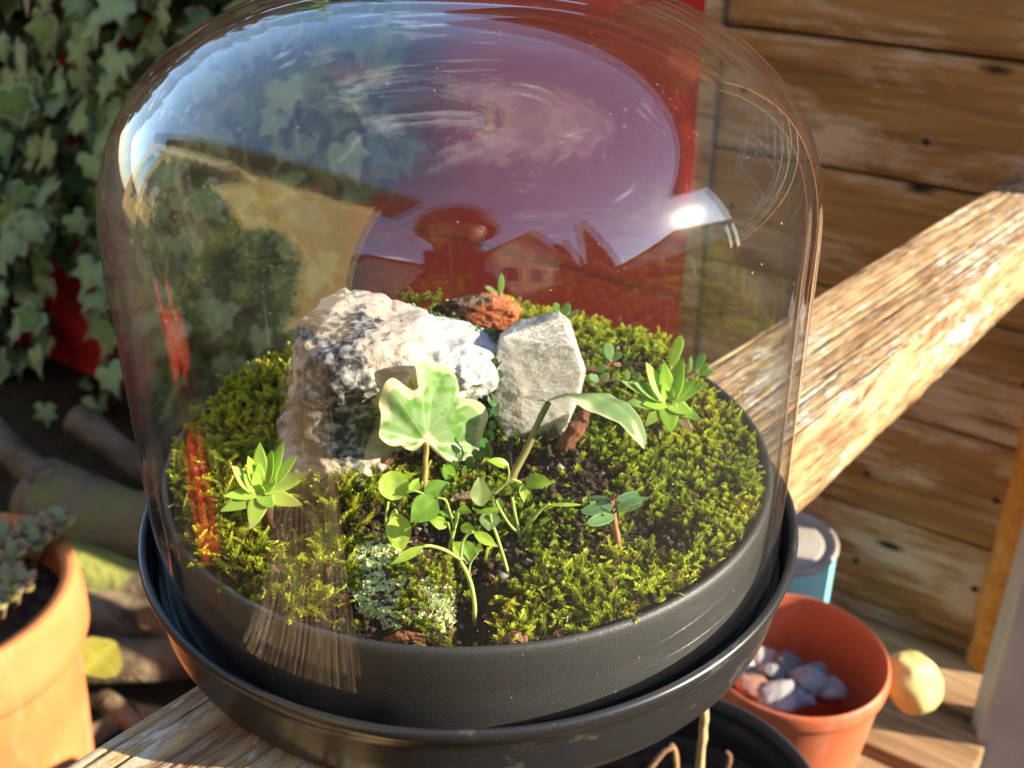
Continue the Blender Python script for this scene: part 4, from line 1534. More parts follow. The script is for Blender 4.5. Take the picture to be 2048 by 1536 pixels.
def seedling(label, stems, leaves, drops=()):
    x, y, Y = stems[0][0][0]
    root = thing('seedling', label, 'seedling', V(x, y, Y))
    for pts, rad in stems:
        add_part('stem', stem_geo([V(*p) for p in pts], [r_ * .64 for r_ in rad], (.52, .58, .20), (.42, .60, .10)), M['stem'], root)
    out = []
    for k, L in enumerate(leaves):
        bx, by, tx, ty, w, Y0, Y1, c, kd = L[:9]
        kw = L[9] if len(L) > 9 else {}
        b_, t_ = V(bx, by, Y0), V(tx, ty, Y1)
        pm = F / ((b_ - _c) @ _fw)
        c = np.array(c)
        out.append(add_part('leaf', leaf(b_, t_, w / pm, c * .85, c * 1.15, kw.get('up', (.15, -.7, .68)), kd, kw.get('fold', .22), kw.get('curl', .12), 14, 9, .22, k), M['leaf'], root))
    for li, x, y, Y, r in drops:
        v, f = lathe([(max(math.sin(a) * r, 1e-6), (math.cos(a)) * r * .6) for a in np.linspace(0, PI, 8)], 12)
        q = Matrix.Rotation(.8, 3, 'X')
        v = v @ np.array(q).T + V(x, y, Y)
        d = link('droplet', mesh_np('droplet', v, f), droplet_m, None)
        d.parent = out[li]
        d.matrix_parent_inverse = (out[li].matrix_parent_inverse @ Matrix.Identity(4)).inverted() if False else Matrix.Identity(4)
    return root


YA = -.046
seedling('light green seedling with two water beaded heart leaves at the left of the clump',
         [([(775, 1075, YA), (772, 1040, YA), (777, 1005, YA + .001)], [.0006, .0005]), ([(778, 1040, YA), (790, 1020, YA), (796, 1030, YA - .001)], [.00045, .0004]),
          ([(812, 985, YA), (830, 982, YA), (852, 990, YA)], [.0004, .0004])],
         [(790, 1000, 785, 942, 62, YA, YA + .004, GL2, 'round'), (796, 1028, 800, 1108, 50, YA - .001, YA - .006, GL2, 'ovate'), (820, 985, 838, 956, 20, YA, YA + .003, GL1, 'ovate'),
          (790, 958, 838, 946, 12, YA + .008, YA + .008, GL1, 'lance'), (852, 990, 868, 985, 22, YA, YA, GL1, 'ovate')],
         [(0, 793, 968, YA - .0006, .0010), (0, 797, 996, YA - .0012, .0009), (0, 769, 970, YA + .0006, .0005), (0, 767, 990, YA - .0002, .0004), (1, 797, 1082, YA - .0062, .0011), (1, 782, 1052, YA - .004, .0004), (1, 818, 1080, YA - .005, .0004)])
YB = -.052
seedling('middle seedling with dark speckled oval leaf and drooping upper leaves',
         [([(884, 1160, YB), (893, 1120, YB), (903, 1085, YB + .001), (910, 1050, YB + .002), (917, 1020, YB + .002)], [.0006, .0007, .0006]),
          ([(908, 1060, YB + .001), (898, 1020, YB + .002), (890, 1000, YB + .002), (872, 996, YB + .002)], [.0005, .0004]),
          ([(905, 1075, YB), (900, 1060, YB), (895, 1045, YB)], [.0004, .0004])],
         [(872, 996, 822, 1044, 56, YB + .002, YB - .002, (.22, .42, .05), 'ovate'), (917, 1018, 943, 1024, 20, YB + .002, YB, GL1, 'ovate'), (895, 1052, 856, 1036, 26, YB, YB, GL1, 'ovate'),
          (913, 1034, 874, 1022, 16, YB + .002, YB + .002, GD, 'lance'), (849, 985, 900, 966, 34, YB + .006, YB + .008, GD, 'ovate'), (904, 1084, 932, 1112, 26, YB + .001, YB, GL1, 'lance')])
YC = -.0685
seedling('tall foreground seedling with long pale stem and narrow drooping leaf',
         [([(950, 1250, YC), (949, 1210, YC), (940, 1160, YC + .001), (922, 1125, YC + .002), (918, 1112, YC + .003)], [.0007, .0008, .0007]),
          ([(920, 1118, YC + .002), (890, 1100, YC), (862, 1092, YC - .002), (846, 1093, YC - .003)], [.0006, .0005]),
          ([(921, 1120, YC + .002), (925, 1090, YC + .003), (936, 1070, YC + .004), (948, 1064, YC + .004)], [.0006, .0005]),
          ([(938, 1148, YC + .006), (942, 1125, YC + .006), (956, 1105, YC + .006)], [.0004, .0004])],
         [(850, 1091, 780, 1130, 20, YC - .003, YC - .006, GL2, 'lance'), (946, 1064, 996, 1094, 24, YC + .004, YC + .002, GL2, 'lance'), (906, 1086, 922, 1116, 14, YC + .006, YC + .004, GL1, 'lance'),
          (925, 1082, 940, 1126, 40, YC + .009, YC + .006, (.26, .46, .07), 'ovate'), (950, 1095, 966, 1100, 22, YC + .007, YC + .006, GL2, 'ovate'), (921, 1053, 952, 1062, 22, YC + .012, YC + .010, GL1, 'ovate')])
YD_ = -.056
seedling('seedling with hairy pale green upright leaf and slanting stem',
         [([(1020, 1175, YD_), (1012, 1130, YD_ + .001), (996, 1080, YD_ + .002), (983, 1045, YD_ + .003), (980, 1030, YD_ + .003)], [.0006, .0006])],
         [(962, 1012, 958, 954, 40, YD_ + .006, YD_ + .010, (.30, .38, .12), 'ovate'), (980, 1022, 978, 1062, 42, YD_ + .004, YD_ + .002, (.24, .36, .14), 'ovate'), (952, 1026, 1004, 1016, 12, YD_ + .003, YD_ + .003, GL1, 'lance')])
YE = -.042
seedling('branched seedling with three thin stalks and a folded leaf right of the clump',
         [([(1039, 1092, YE), (1040, 1070, YE), (1030, 1030, YE + .001), (1024, 995, YE + .002)], [.0008, .0007, .0005]), ([(1040, 1070, YE), (1020, 1050, YE), (1002, 1022, YE), (990, 1000, YE)], [.0006, .0005]),
          ([(1041, 1072, YE), (1062, 1042, YE), (1085, 1016, YE), (1100, 1008, YE)], [.0006, .0006, .0005]),
          ([(985, 990, YE), (1010, 968, YE), (1025, 960, YE), (1042, 966, YE)], [.0006, .0005]), ([(1012, 966, YE), (1018, 948, YE), (1016, 932, YE)], [.0005, .0004])],
         [(1018, 932, 974, 920, 22, YE + .001, YE, GL1, 'ovate', {'up': (-.1, -.5, .85)}), (1052, 962, 1106, 966, 32, YE, YE - .002, GL1, 'ovate'), (1046, 966, 1048, 1006, 18, YE, YE - .003, GL2, 'lance'),
          (1096, 1010, 1172, 1010, 8, YE, YE, GL2, 'lance'), (1014, 966, 1026, 952, 12, YE, YE, GL1, 'lance'), (1012, 986, 1024, 976, 16, YE + .003, YE + .003, GL1, 'round'), (998, 996, 994, 1030, 22, YE + .004, YE + .003, (.22, .36, .1), 'ovate')])

# ---- red stemmed seedling on the right
sp = (.15, .31, .13)
root = thing('spurge_seedling', 'seedling with red hairy stem and grey green oval leaves on the right', 'seedling', V(1240, 1108, -.045))
add_part('stem', stem_geo([V(1240, 1110, -.0455), V(1236, 1080, -.045), V(1230, 1045, -.044), V(1226, 1010, -.043), V(1228, 996, -.043)], [.00075, .0007, .0006, .0005], (.58, .24, .13), (.42, .24, .14)), M['stem'], root)
for k, (bx, by, tx, ty, w, c, kd, d0, d1) in enumerate([(1226, 1012, 1164, 1024, 26, sp, 'round', 0, -.001), (1228, 1032, 1176, 1048, 26, (.18, .35, .13), 'round', -.001, -.004), (1222, 1000, 1180, 995, 12, (.12, .22, .10), 'round', .001, .002),
                                                     (1232, 1006, 1278, 988, 24, sp, 'round', .002, .004), (1234, 1012, 1300, 994, 18, sp, 'lance', 0, .001), (1234, 1022, 1286, 1012, 14, (.14, .27, .12), 'lance', 0, 0),
                                                     (1236, 1024, 1262, 1004, 18, (.20, .33, .12), 'ovate', -.002, -.002), (1222, 1044, 1158, 1050, 8, (.16, .27, .14), 'lance', 0, 0), (1242, 1092, 1276, 1086, 12, (.12, .24, .08), 'lance', 0, 0), (1236, 1102, 1196, 1098, 7, (.35, .42, .2), 'lance', 0, 0)]):
    c = np.array(c)
    pm = F / ((V(bx, by, -.044) - _c) @ _fw)
    add_part('leaf', leaf(V(bx, by, -.044 + d0), V(tx, ty, -.044 + d1), w / pm, c * .85, c * 1.2, (.1, -.5, .85), kd, .12, .06, 12, 7, .15, k, edge=c * 1.9), M['leaf'], root)
for k, (x, y) in enumerate([(1224, 994), (1230, 990), (1236, 993), (1228, 1002), (1222, 1006)]):
    add_part('bud', fleshy(V(1228, 1004, -.0435), V(x, y - 3, -.0435 - .0003 * k), .0007, .0006, (.5, .25, .16), (.42, .2, .12), kind='round', nu=6, nv=6), M['stem'], root)
add_part('fallen_stalk', stem_geo([V(1252, 1106, -.045), V(1278, 1108, -.045)], [.0005, .0004], (.5, .12, .12)), M['stem'], root)


# ---- creeping plant with small dark round leaves
def creeper(label, stems, leaves, Y0):
    root = thing('creeping_plant', label, 'plant', V(*stems[0][0][:2], Y0))
    for k, pts in enumerate(stems):
        add_part('stem', stem_geo([V(x, y, Y0 + d) for x, y, d in pts], [.00028, .0002], (.05, .025, .015)), M['stem'], root)
    for k, (x, y, r, c, d) in enumerate(leaves):
        a = RNG.uniform(-1, 1)
        pm = 7600
        b_ = V(x - r * math.sin(a), y + r * math.cos(a), Y0 + d); t_ = V(x + r * math.sin(a), y - r * math.cos(a), Y0 + d + RNG.uniform(-.001, .001))
        c = np.array(c)
        add_part('leaf', leaf(b_, t_, 1.7 * r / pm, c * .8, c * 1.2, (RNG.uniform(-.3, .5), -.7, .6), 'round', .1, .05, 9, 7, .12, k), M['leaf'], root)
    return root


D1, D2, D3 = (.04, .11, .035), (.06, .16, .05), (.09, .24, .05)
creeper('wiry dark creeper with small round leaves in the gap between rock and quartz',
        [[(985, 800, 0), (975, 770, 0), (968, 752, -.001), (945, 770, -.001)], [(970, 770, 0), (985, 768, 0), (1000, 765, 0)], [(960, 780, 0), (948, 755, -.001), (944, 740, -.001)], [(985, 760, 0), (992, 738, 0), (1003, 722, 0)],
         [(930, 778, -.001), (955, 772, -.001), (975, 768, 0)]],
        [(988, 726, 11, D1, 0), (978, 746, 13, D2, 0), (998, 748, 10, D2, 0), (990, 766, 9, D3, -.0005), (970, 790, 13, D1, .001), (985, 800, 13, D2, 0), (950, 790, 10, D1, .001), (930, 788, 9, D1, .001), (990, 822, 10, D2, 0), (975, 825, 10, D1, .001),
         (960, 745, 6, D2, 0)], -.003)
creeper('green creeper with round leaves under the upright ivy leaf',
        [[(925, 980, 0), (935, 950, 0), (958, 930, 0), (970, 905, .001)], [(935, 955, 0), (915, 935, 0), (908, 920, .001)], [(985, 945, .001), (980, 910, .001), (978, 870, .002)]],
        [(934, 946, 14, D3, 0), (958, 940, 12, D1, .001), (940, 925, 13, D2, .001), (910, 930, 9, (.2, .42, .05), 0), (897, 945, 16, (.17, .36, .04), -.001), (917, 962, 8, D3, 0), (928, 965, 8, D3, 0), (975, 900, 14, D2, .001), (980, 870, 12, D1, .002),
         (968, 885, 10, D3, .001), (962, 912, 10, D3, .001), (990, 935, 10, D1, .001), (904, 976, 10, D2, 0), (880, 975, 8, D3, 0), (985, 850, 9, D2, .002), (950, 905, 8, D2, .001)], -.020)

# ---- bark scraps and twigs
def scrap(label, pts, rad, c, name='bark_scrap', cat='bark'):
    v, f, col = stem_geo(pts, rad, c, None, 7, 10)
    v = v + (RNG.random(v.shape) - .5) * np.mean(rad) * .6
    o = link(name, mesh_np(name, v, f, col, False), M['bark'])
    return tag(o, label, cat)


scrap('reddish bark splinter leaning on the right side of the quartz', [V(1120, 905, -.006), V(1140, 875, -.004), V(1163, 842, -.002), V(1172, 830, -.002)], [.0022, .0026, .0020, .0012], (.20, .085, .05))
scrap('dark twig lying on soil behind the seedlings', [V(905, 998, -.03), V(940, 990, -.029), V(985, 984, -.028)], [.0010, .0011, .0008], (.20, .14, .09), 'twig', 'twig')
scrap('brown bark splinter at the foot of the white rock', [V(745, 940, -.02), V(770, 925, -.019), V(795, 910, -.018)], [.0009, .0014, .0008], (.18, .09, .06))
scrap('rust coloured bark curl on the front rim under the lichen', [V(765, 1288, -.076), V(800, 1272, -.0765), V(830, 1275, -.077), V(845, 1292, -.0775)], [.0009, .0016, .0014, .0008], (.30, .12, .06))
scrap('rust coloured bark chip on the front rim beside the moss', [V(1005, 1283, -.0765), V(1030, 1276, -.0765), V(1058, 1282, -.0765)], [.0008, .0013, .0008], (.34, .16, .10))
scrap('pale root fibre curling over moss at the front right rim', [V(1118, 1285, -.074), V(1122, 1262, -.073), V(1133, 1250, -.072), V(1134, 1232, -.071)], [.00022, .00025, .0002], (.45, .42, .3), 'root_fibre', 'root')
scrap('shrivelled brown moss stalk near the left lichen', [V(690, 1085, -.045), V(705, 1070, -.044), V(722, 1062, -.043)], [.0010, .0016, .0010], (.16, .11, .07), 'dry_moss', 'moss')
grow('moss', 'dry brown moss remnant between rosette and lichen', np.array([V(675 + i * 1.2 + RNG.normal(0, 4), 1090 - i * .6 + RNG.normal(0, 4), -.044) for i in range(40)]), [('feather', 0, 1)], .0016, .9, [(.06, .04, .02), (.20, .14, .07), (.32, .25, .13)], 0)

# ================================================================== POTS AND BITS AROUND
def clay_pot(root, R, h, mat, lip, taper=.72, th=.006, rimname='rim', bf=.955):
    body = [(R * taper * .2, 0), (R * taper, 0), (R * taper + .001, .002)] + [(R * taper + (R * bf - R * taper) * q, h * (q * (1 - lip / h) + 0)) for q in np.linspace(.05, 1, 12)]
    v, f = lathe(body, 72)
    o1 = link('body', mesh_np('body', v, f), mat, root)
    z0 = h - lip
    rim = [(R * bf - .0002, z0 - .0005), (R * (bf * .4 + .6), z0 + .001), (R * .997, z0 + lip * .12), (R * 1.005, z0 + lip * .35), (R * .998, z0 + lip * .75), (R * .985, h - .0012), (R * .965, h), (R - th, h - .001), (R - th - .001, h - .004), (R - th * 1.5, h - lip), (R * .8, h * .5)]
    v, f = lathe(rim, 72)
    o2 = link(rimname, mesh_np(rimname, v, f), mat, root)
    return o1, o2


tp = atd(-142, 1182, .644)
tpot = thing('terracotta_pot', 'sunlit orange terracotta pot with thick lip left of the rail', 'plant pot', (tp[0], tp[1], GZ))
clay_pot(tpot, .080, tp[2] - GZ, M['terracotta'], .044, .76, .009, 'rim', .905)
v, f = lathe([(.0005, 0), (.03, .002), (.06, 0), (.071, -.003)], 60)
v[:, 2] += (fbm(v, 120, 4, 3) - .5) * .012
o = link('soil_filling', mesh_np('soil_filling', v, f), mat_plain('pot_soil', (.02, .014, .01), (.07, .045, .035), 160, .95, .1, .8, 300, .003), tpot, (0, 0, tp[2] - GZ - .022))
# blunt-leaved succulent in the terracotta pot
ps = thing('succulent', 'dusty pinkish yellow stonecrop growing in the terracotta pot', 'succulent', (tp[0], tp[1], tp[2] - .02))
clus = [(20, 1165), (75, 1095), (112, 1045), (125, 1058), (60, 1066), (25, 1120), (92, 1078), (10, 1205), (40, 1180), (5, 1085)]
for ci, (x, y) in enumerate(clus):
    cen_ = atz(x, y, tp[2] + (.002 if x < 95 else .006))
    for q in range(6):
        a = q * 1.05 + ci
        d = np.array([math.cos(a), math.sin(a), .5 + .3 * (q % 2)]); d /= np.linalg.norm(d)
        cc = [(.42, .36, .13), (.40, .26, .18), (.34, .36, .16)][(q + ci) % 3]
        add_part('leaf', fleshy(cen_, cen_ + d * (.011 + .004 * random.random()), .0075, .005, cc, np.array(cc) * .8, .05, (0, 0, 1), 'spoon', 7, 8, q), M['flesh'], ps)
    add_part('stem', stem_geo([cen_, cen_ + np.array([-.008, .004, -.02])], .0014, (.25, .16, .1), None, 6, 4), M['stem'], ps)

# orange nursery pot
PZ = -.33
op = atd(1591, 1302, .62)
opot = thing('plastic_pot', 'orange plastic nursery pot holding pale stones', 'plant pot', (op[0], op[1], PZ))
clay_pot(opot, .0505, op[2] - PZ, M['orange_plastic'], .012, .74, .0022)
stp = [(1515, 1318, 36, (.40, .38, .38)), (1580, 1335, 34, (.16, .17, .2)), (1560, 1385, 44, (.42, .42, .45)), (1655, 1382, 30, (.44, .36, .38)), (1615, 1362, 36, (.36, .37, .40)), (1510, 1375, 32, (.45, .22, .16)), (1460, 1350, 30, (.3, .3, .32)), (1540, 1348, 26, (.30, .32, .37)), (1635, 1345, 22, (.20, .21, .25)), (1600, 1395, 26, (.34, .35, .40)), (1480, 1330, 24, (.42, .43, .46))]
stl = ['white grey stone at the back of the orange pot', 'dark slate stone at the back of the orange pot', 'large pale grey stone in the middle of the orange pot', 'pinkish rounded stone at the right wall of the orange pot',
       'grey stone wedged between the pale and pink stones', 'reddish brick bit among the stones of the orange pot', 'grey stone half hidden by the saucer in the orange pot', 'small blue grey stone between white and large pale stones', 'small dark stone behind the pink stone in the orange pot', 'small blue grey stone at the front inside the orange pot', 'light stone at the left back of the orange pot']
for k, (x, y, r, c) in enumerate(stp):
    p = atz(x, y, op[2] - .030 + .003 * (k % 3))
    d = p - np.array([op[0], op[1], p[2]])
    dl = np.linalg.norm(d[:2])
    if dl > .026: p[:2] = op[:2] + d[:2] * .026 / dl
    rr_ = r * .64 / F * 1.4
    pts = RNG.normal(size=(16, 3)); pts /= np.linalg.norm(pts, axis=1)[:, None]
    v, f = hull_rock(pts * rr_ * np.array([1, .85, .7]), 3, rr_ * .16, 160, 100 + k, 2)
    nz = fbm(v, 200, 3, k)[:, None]
    o = link('stone', mesh_np('stone', v, f, (np.array(c) * .75 + np.mean(c) * np.array([.27, .25, .21])) * (.30 + .70 * nz)), M['rock'], None, p)
    tag(o, stl[k], 'stone', 'stones in the orange pot')

# black pot with dry stalks
bp_ = atd(1330, 1600, .5)
bpot = thing('black_pot', 'black plastic pot with dry stalks under the saucer', 'plant pot', (bp_[0], bp_[1], PZ))
clay_pot(bpot, .0725, bp_[2] - PZ, M['pot_black'], .016, .74, .003)
v, f = lathe([(.068, -.006), (.0675, -.012), (.0664, -.014), (.0655, -.030)], 72)
o = link('inner_ledge', mesh_np('inner_ledge', v, f), M['tray_black'], bpot, (0, 0, bp_[2] - PZ))
v, f = lathe([(.0005, 0), (.04, .001), (.063, 0)], 48)
v[:, 2] += (fbm(v, 120, 4, 5) - .5) * .012
o = link('soil_filling', mesh_np('soil_filling', v, f), bpy.data.materials['pot_soil'], bpot, (0, 0, bp_[2] - PZ - .036))
stick = [atd(1398, 1580, .475), atd(1402, 1500, .46), atd(1408, 1435, .45), atd(1412, 1380, .44)]
v, f, col = stem_geo([stick[0] + np.array([0, 0, -.03])] + stick, [.0017, .0018, .0017, .0016], (.50, .38, .20))
o = link('garden_stick', mesh_np('garden_stick', v, f, col), M['bark'])
tag(o, 'pale split bamboo stick standing in the black pot', 'stick')
for k, (pp, c) in enumerate([([(1300, 1540), (1320, 1512), (1335, 1500), (1352, 1496)], (.30, .18, .10)), ([(1352, 1540), (1352, 1510), (1346, 1492), (1340, 1490)], (.35, .2, .09)), ([(1450, 1545), (1460, 1515), (1452, 1500)], (.18, .1, .06))]):
    v, f, col = stem_geo([atd(x, y, .50 + .004 * k) for x, y in pp], [.0013, .0012, .0008], c)
    o = link('dry_stalk', mesh_np('dry_stalk', v, f, col), M['bark'])
    tag(o, ['pale dry stalk lying in the black pot', 'curled brown stalk in the black pot', 'dark brown stalk right of the stick in the black pot'][k], 'stalk')

# turquoise tin
tc = atd(1566, 1075, .72)
m = mat_plain('turquoise_paint', (.20, .60, .68), (.22, .64, .70), 30, .4, .5)
mg = mat_plain('tin_metal', (.30, .27, .24), (.36, .33, .29), 60, .6, .4)
tin = thing('tin_can', 'turquoise tin with a grey lid behind the orange pot', 'tin', (tc[0], tc[1], PZ))
h_ = tc[2] - PZ
v, f = lathe([(.0005, 0), (.0327, 0), (.0337, .002), (.0337, h_ - .004)], 64)
link('can_body', mesh_np('can_body', v, f), m, tin)
v, f = lathe([(.0338, h_ - .0045), (.0346, h_ - .003), (.0346, h_ - .001), (.0340, h_), (.0318, h_), (.0303, h_ - .003), (.0268, h_ - .0035), (.0258, h_ - .002), (.024, h_ - .0018), (.0005, h_ - .0018)], 64)
link('lid', mesh_np('lid', v, f), mg, tin)

# yellow stone
yp = atd(1822, 1366, .66)
v, f = lathe([(max(math.sin(a_), 1e-5) ** .8, math.cos(a_)) for a_ in np.linspace(0, PI, 22)], 32)
v = v * np.array([.0160, .0160, .0215]) * (1 + .42 * (fbm(v, 1.1, 3, 130)[:, None] - .5))
nz = fbm(v, 110, 3, 131)[:, None]
o = link('yellow_stone', mesh_np('yellow_stone', v, f, np.array([.50, .44, .17]) * (.45 + 1.0 * nz)), mat_vcol('yellow_stone', .6, .3, bump=.2, bscale=300, bdist=.001), None, (yp[0], yp[1], max(yp[2], PZ + .018)))
o.rotation_euler = (.1, -.5, 0)
tag(o, 'rounded yellow stone beside the orange pot', 'stone')

# slatted wooden pallet the pots stand on
pal = thing('wooden_pallet', 'old slatted wooden pallet under the pots by the fence', 'pallet', (.2, .24, GZ))
pa = math.atan2(wd[1], wd[0]) + PI
for k in range(7):
    off = .032 + .062 * k
    ln = .30
    c0 = wall(.085, off, PZ - .009)
    o = box('slat', (ln + random.uniform(-.01, .01), .052, .016), M['pallet'], None, c0, pa + random.uniform(-.01, .01), .002)
    keep(o, pal)
for s in (-.045, .085, .215):
    c0 = wall(s, .22, (PZ - .018 + GZ) / 2)
    o = box('bearer', (.46, .03, PZ - .018 - GZ), M['pallet'], None, c0, pa + PI / 2, .002)
    keep(o, pal)

# ---- logs on the left
LB = mat_plain('log_bark', (.07, .05, .033), (.22, .16, .10), 30, .9, .15, .9, 60, .008)
LM, t, o_ = new_mat('mossy_bark')
v_ = coords(t)
c_ = ramp(t, noise_(t, v_, 14, 7, .65), [(.32, (.05, .04, .026)), (.45, (.17, .125, .078)), (.53, (.19, .155, .08)), (.60, (.17, .18, .05)), (.74, (.26, .27, .06))])
principled(t, o_, c_, .9, .15, bump_(t, noise_(t, v_, 70, 7), .9, .006))
LC = mat_plain('cut_wood', (.22, .15, .08), (.34, .25, .15), 40, .85, .15, .4, 200, .002)


def log(label, p0, p1, r, mat, group='logs and branches stacked behind the pots'):
    p0, p1 = np.array(p0), np.array(p1)
    root = thing('log', label, 'log', (p0 + p1) / 2, 0, group)
    n = 16
    path = [p0 + (p1 - p0) * q + np.array([0, 0, r * .25 * math.sin(5 * q + r * 90)]) for q in np.linspace(0, 1, n)]
    v, f = tube(path, r * (1 + .06 * np.sin(np.linspace(0, 9, n))), 20)
    v = v + (fbm(v, 45, 3, int(r * 1e4))[:, None] - .5) * (v - (p0 + p1) / 2) * 0 + (RNG.random(v.shape) - .5) * r * .04
    add = link('bark', mesh_np('bark', v, f), mat)
    keep(add, root)
    ax = (p1 - p0) / np.linalg.norm(p1 - p0)
    for P0, sg in ((p0, -1), (p1, 1)):
        vv_, ff_ = lathe([(.0005, .0015), (r * .5, .0012), (r * .93, .0008), (r * .95, 0)], 20)
        q = Vector(ax * sg).to_track_quat('Z', 'Y').to_matrix()
        vv_ = vv_ @ np.array(q).T + P0 + ax * sg * .0012
        keep(link('cut_end', mesh_np('cut_end', vv_, ff_), LC), root)
    return root


log('thick pale log with cut end below the ivy', atz(75, 990, -.355), atz(470, 1110, -.36), .034, LM)
log('mossy yellow green log lying under the thick pale log', atz(120, 1150, -.368), atz(430, 1190, -.372), .024, LM)
log('mottled log with orange bark near the yellow leaf', atz(130, 1235, -.375), atz(440, 1245, -.378), .022, LM)
log('grey weathered branch lowest of the pile', atz(140, 1330, -.383), atz(440, 1300, -.386), .017, LB)
log('dark thin branch slanting down below the ivy at far left', atz(-80, 800, -.30), atz(90, 960, -.33), .013, LB)
log('dark twig slanting across the ivy bottom near the glass', atz(150, 840, -.33), atz(330, 960, -.37), .014, LB)
log('brown stick lying in shade between terracotta pot and rail', atz(205, 1400, -.385), atz(330, 1500, -.388), .008, LB)
log('brown stick crossing the shaded ground beside the rail', atz(150, 1500, -.385), atz(260, 1420, -.388), .008, LB)
# fallen yellow leaf
b_, t_ = atz(165, 1345, -.345), atz(232, 1285, -.352)
geo_ = leaf(b_, t_, .036, (.26, .25, .04), (.38, .34, .06), up=(.3, -.6, .75), kind='ovate', fold=.1)
o = link('fallen_leaf', mesh_np('fallen_leaf', *geo_), M['leaf'])
tag(o, 'yellow green fallen leaf lying on the log pile', 'leaf')
b_, t_ = atz(285, 1255, -.345), atz(325, 1215, -.345)
geo_ = leaf(b_, t_, .022, (.22, .10, .035), (.28, .14, .05), up=(.1, -.6, .75), kind='ovate', fold=.1)
o = link('fallen_leaf', mesh_np('fallen_leaf', *geo_), M['leaf'])
tag(o, 'orange brown fallen leaf on the logs beside the saucer', 'leaf')


# ---- ivy over the red boards
def ivy_tpl(seed):
    r = random.Random(seed)
    lob = [(0, 0), (-.16, -.16), (-.38, -.20), (-.60, -.02), (-.42, .18), (-.62, .48), (-.30, .48), (-.10, .70), (0, 1.02), (.10, .70), (.30, .50), (.64, .46), (.42, .18), (.58, -.04), (.36, -.22), (.15, -.16)]
    P = [(0, .22, 0.02)]
    for x, y in lob:
        P.append((x * r.uniform(.85, 1.15), y * r.uniform(.9, 1.1), r.uniform(-.10, .02) * (abs(x) + y)))
    mid = [(p[0] * .82, .22 + (p[1] - .22) * .82, p[2] * .6 + .03) for p in P[1:]]
    n = len(lob)
    V_ = [P[0]] + mid + P[1:]
    F_ = []
    for k in range(n):
        a, b = 1 + k, 1 + (k + 1) % n
        F_.append([0, a, b]); F_.append([a, a + n, b + n]); F_.append([a, b + n, b])
    g1 = np.array([.23, .40, .17]) * r.uniform(.75, 1.25); g2 = np.array([.31, .48, .22])
    if seed % 5 == 3: g1, g2 = np.array([.10, .22, .05]), np.array([.18, .30, .06])
    ed = np.array([.58, .64, .46]) * r.uniform(.45, 1.15)
    col = np.array([g2] + [g1] * n + [ed] * n)
    return mesh_np('ivy_leaf', np.array(V_) - np.array([0, .0, 0]), F_, col, smooth=True)


IM = [ivy_tpl(s) for s in range(10)]
ivm = mat_vcol('garden_ivy_leaf', .36, .5, trans=.25, bump=.3, bscale=160, bdist=.003)
for q in IM: q.materials.append(ivm)
ivy = thing('ivy_plant', 'thick green ivy with pale leaf edges climbing over the red boards', 'ivy', wall(.8, .02, GZ))


def on_wall(x, y, off):
    d = ray(x, y)
    n = wn
    t_ = ((W0 + wn * off - _c) @ n) / (d @ n)
    return _c + d * t_


def ivy_ok(x, y, rnd):
    right = 790 - .10 * max(y - 120, 0) - 120 * (y > 360) + 25 * math.sin(y / 37.)
    if x > right: return False
    if y > 830: return False
    gap = math.exp(-(((x - 135) / 55) ** 2 + ((y - 640) / 180) ** 2) ** 2) + .8 * math.exp(-(((x - 20) / 40) ** 2 + ((y - 10) / 40) ** 2))
    gap += .9 * math.exp(-(((x - 255) / 60) ** 2 + ((y - 760) / 90) ** 2) ** 2) + .6 * math.exp(-(((x - 330) / 110) ** 2 + ((y - 60) / 60) ** 2))
    return rnd > gap


cnt, tries = 0, 0
leaves_ = []
while cnt < 300 and tries < 20000:
    tries += 1
    x = RNG.uniform(-60, 800); y = RNG.uniform(-60, 850)
    if not ivy_ok(x, y, RNG.random()): continue
    off = RNG.uniform(.018, .11) * (1.0 if x < 420 else .7)
    p = on_wall(x, y, off)
    sz = RNG.uniform(.018, .035)
    if any((p - q)@(p - q) < (.30 * (sz + s2)) ** 2 for q, s2 in leaves_): continue
    leaves_.append((p, sz))
    o = bpy.data.objects.new('leaf', IM[RNG.integers(0, 10)])
    C.objects.link(o)
    o.location = p
    dn = wn + np.array([RNG.normal(0, .35), RNG.normal(0, .35), .45 + RNG.normal(0, .3)])
    zq = Vector(dn).normalized()
    yq = Vector((RNG.normal(0, .5), RNG.normal(0, .5), -1)); yq = (yq - zq * yq.dot(zq)).normalized()
    xq = yq.cross(zq)
    o.rotation_euler = Matrix((xq, yq, zq)).transposed().to_euler()
    o.scale = (sz, sz, sz)
    keep(o, ivy)
    cnt += 1
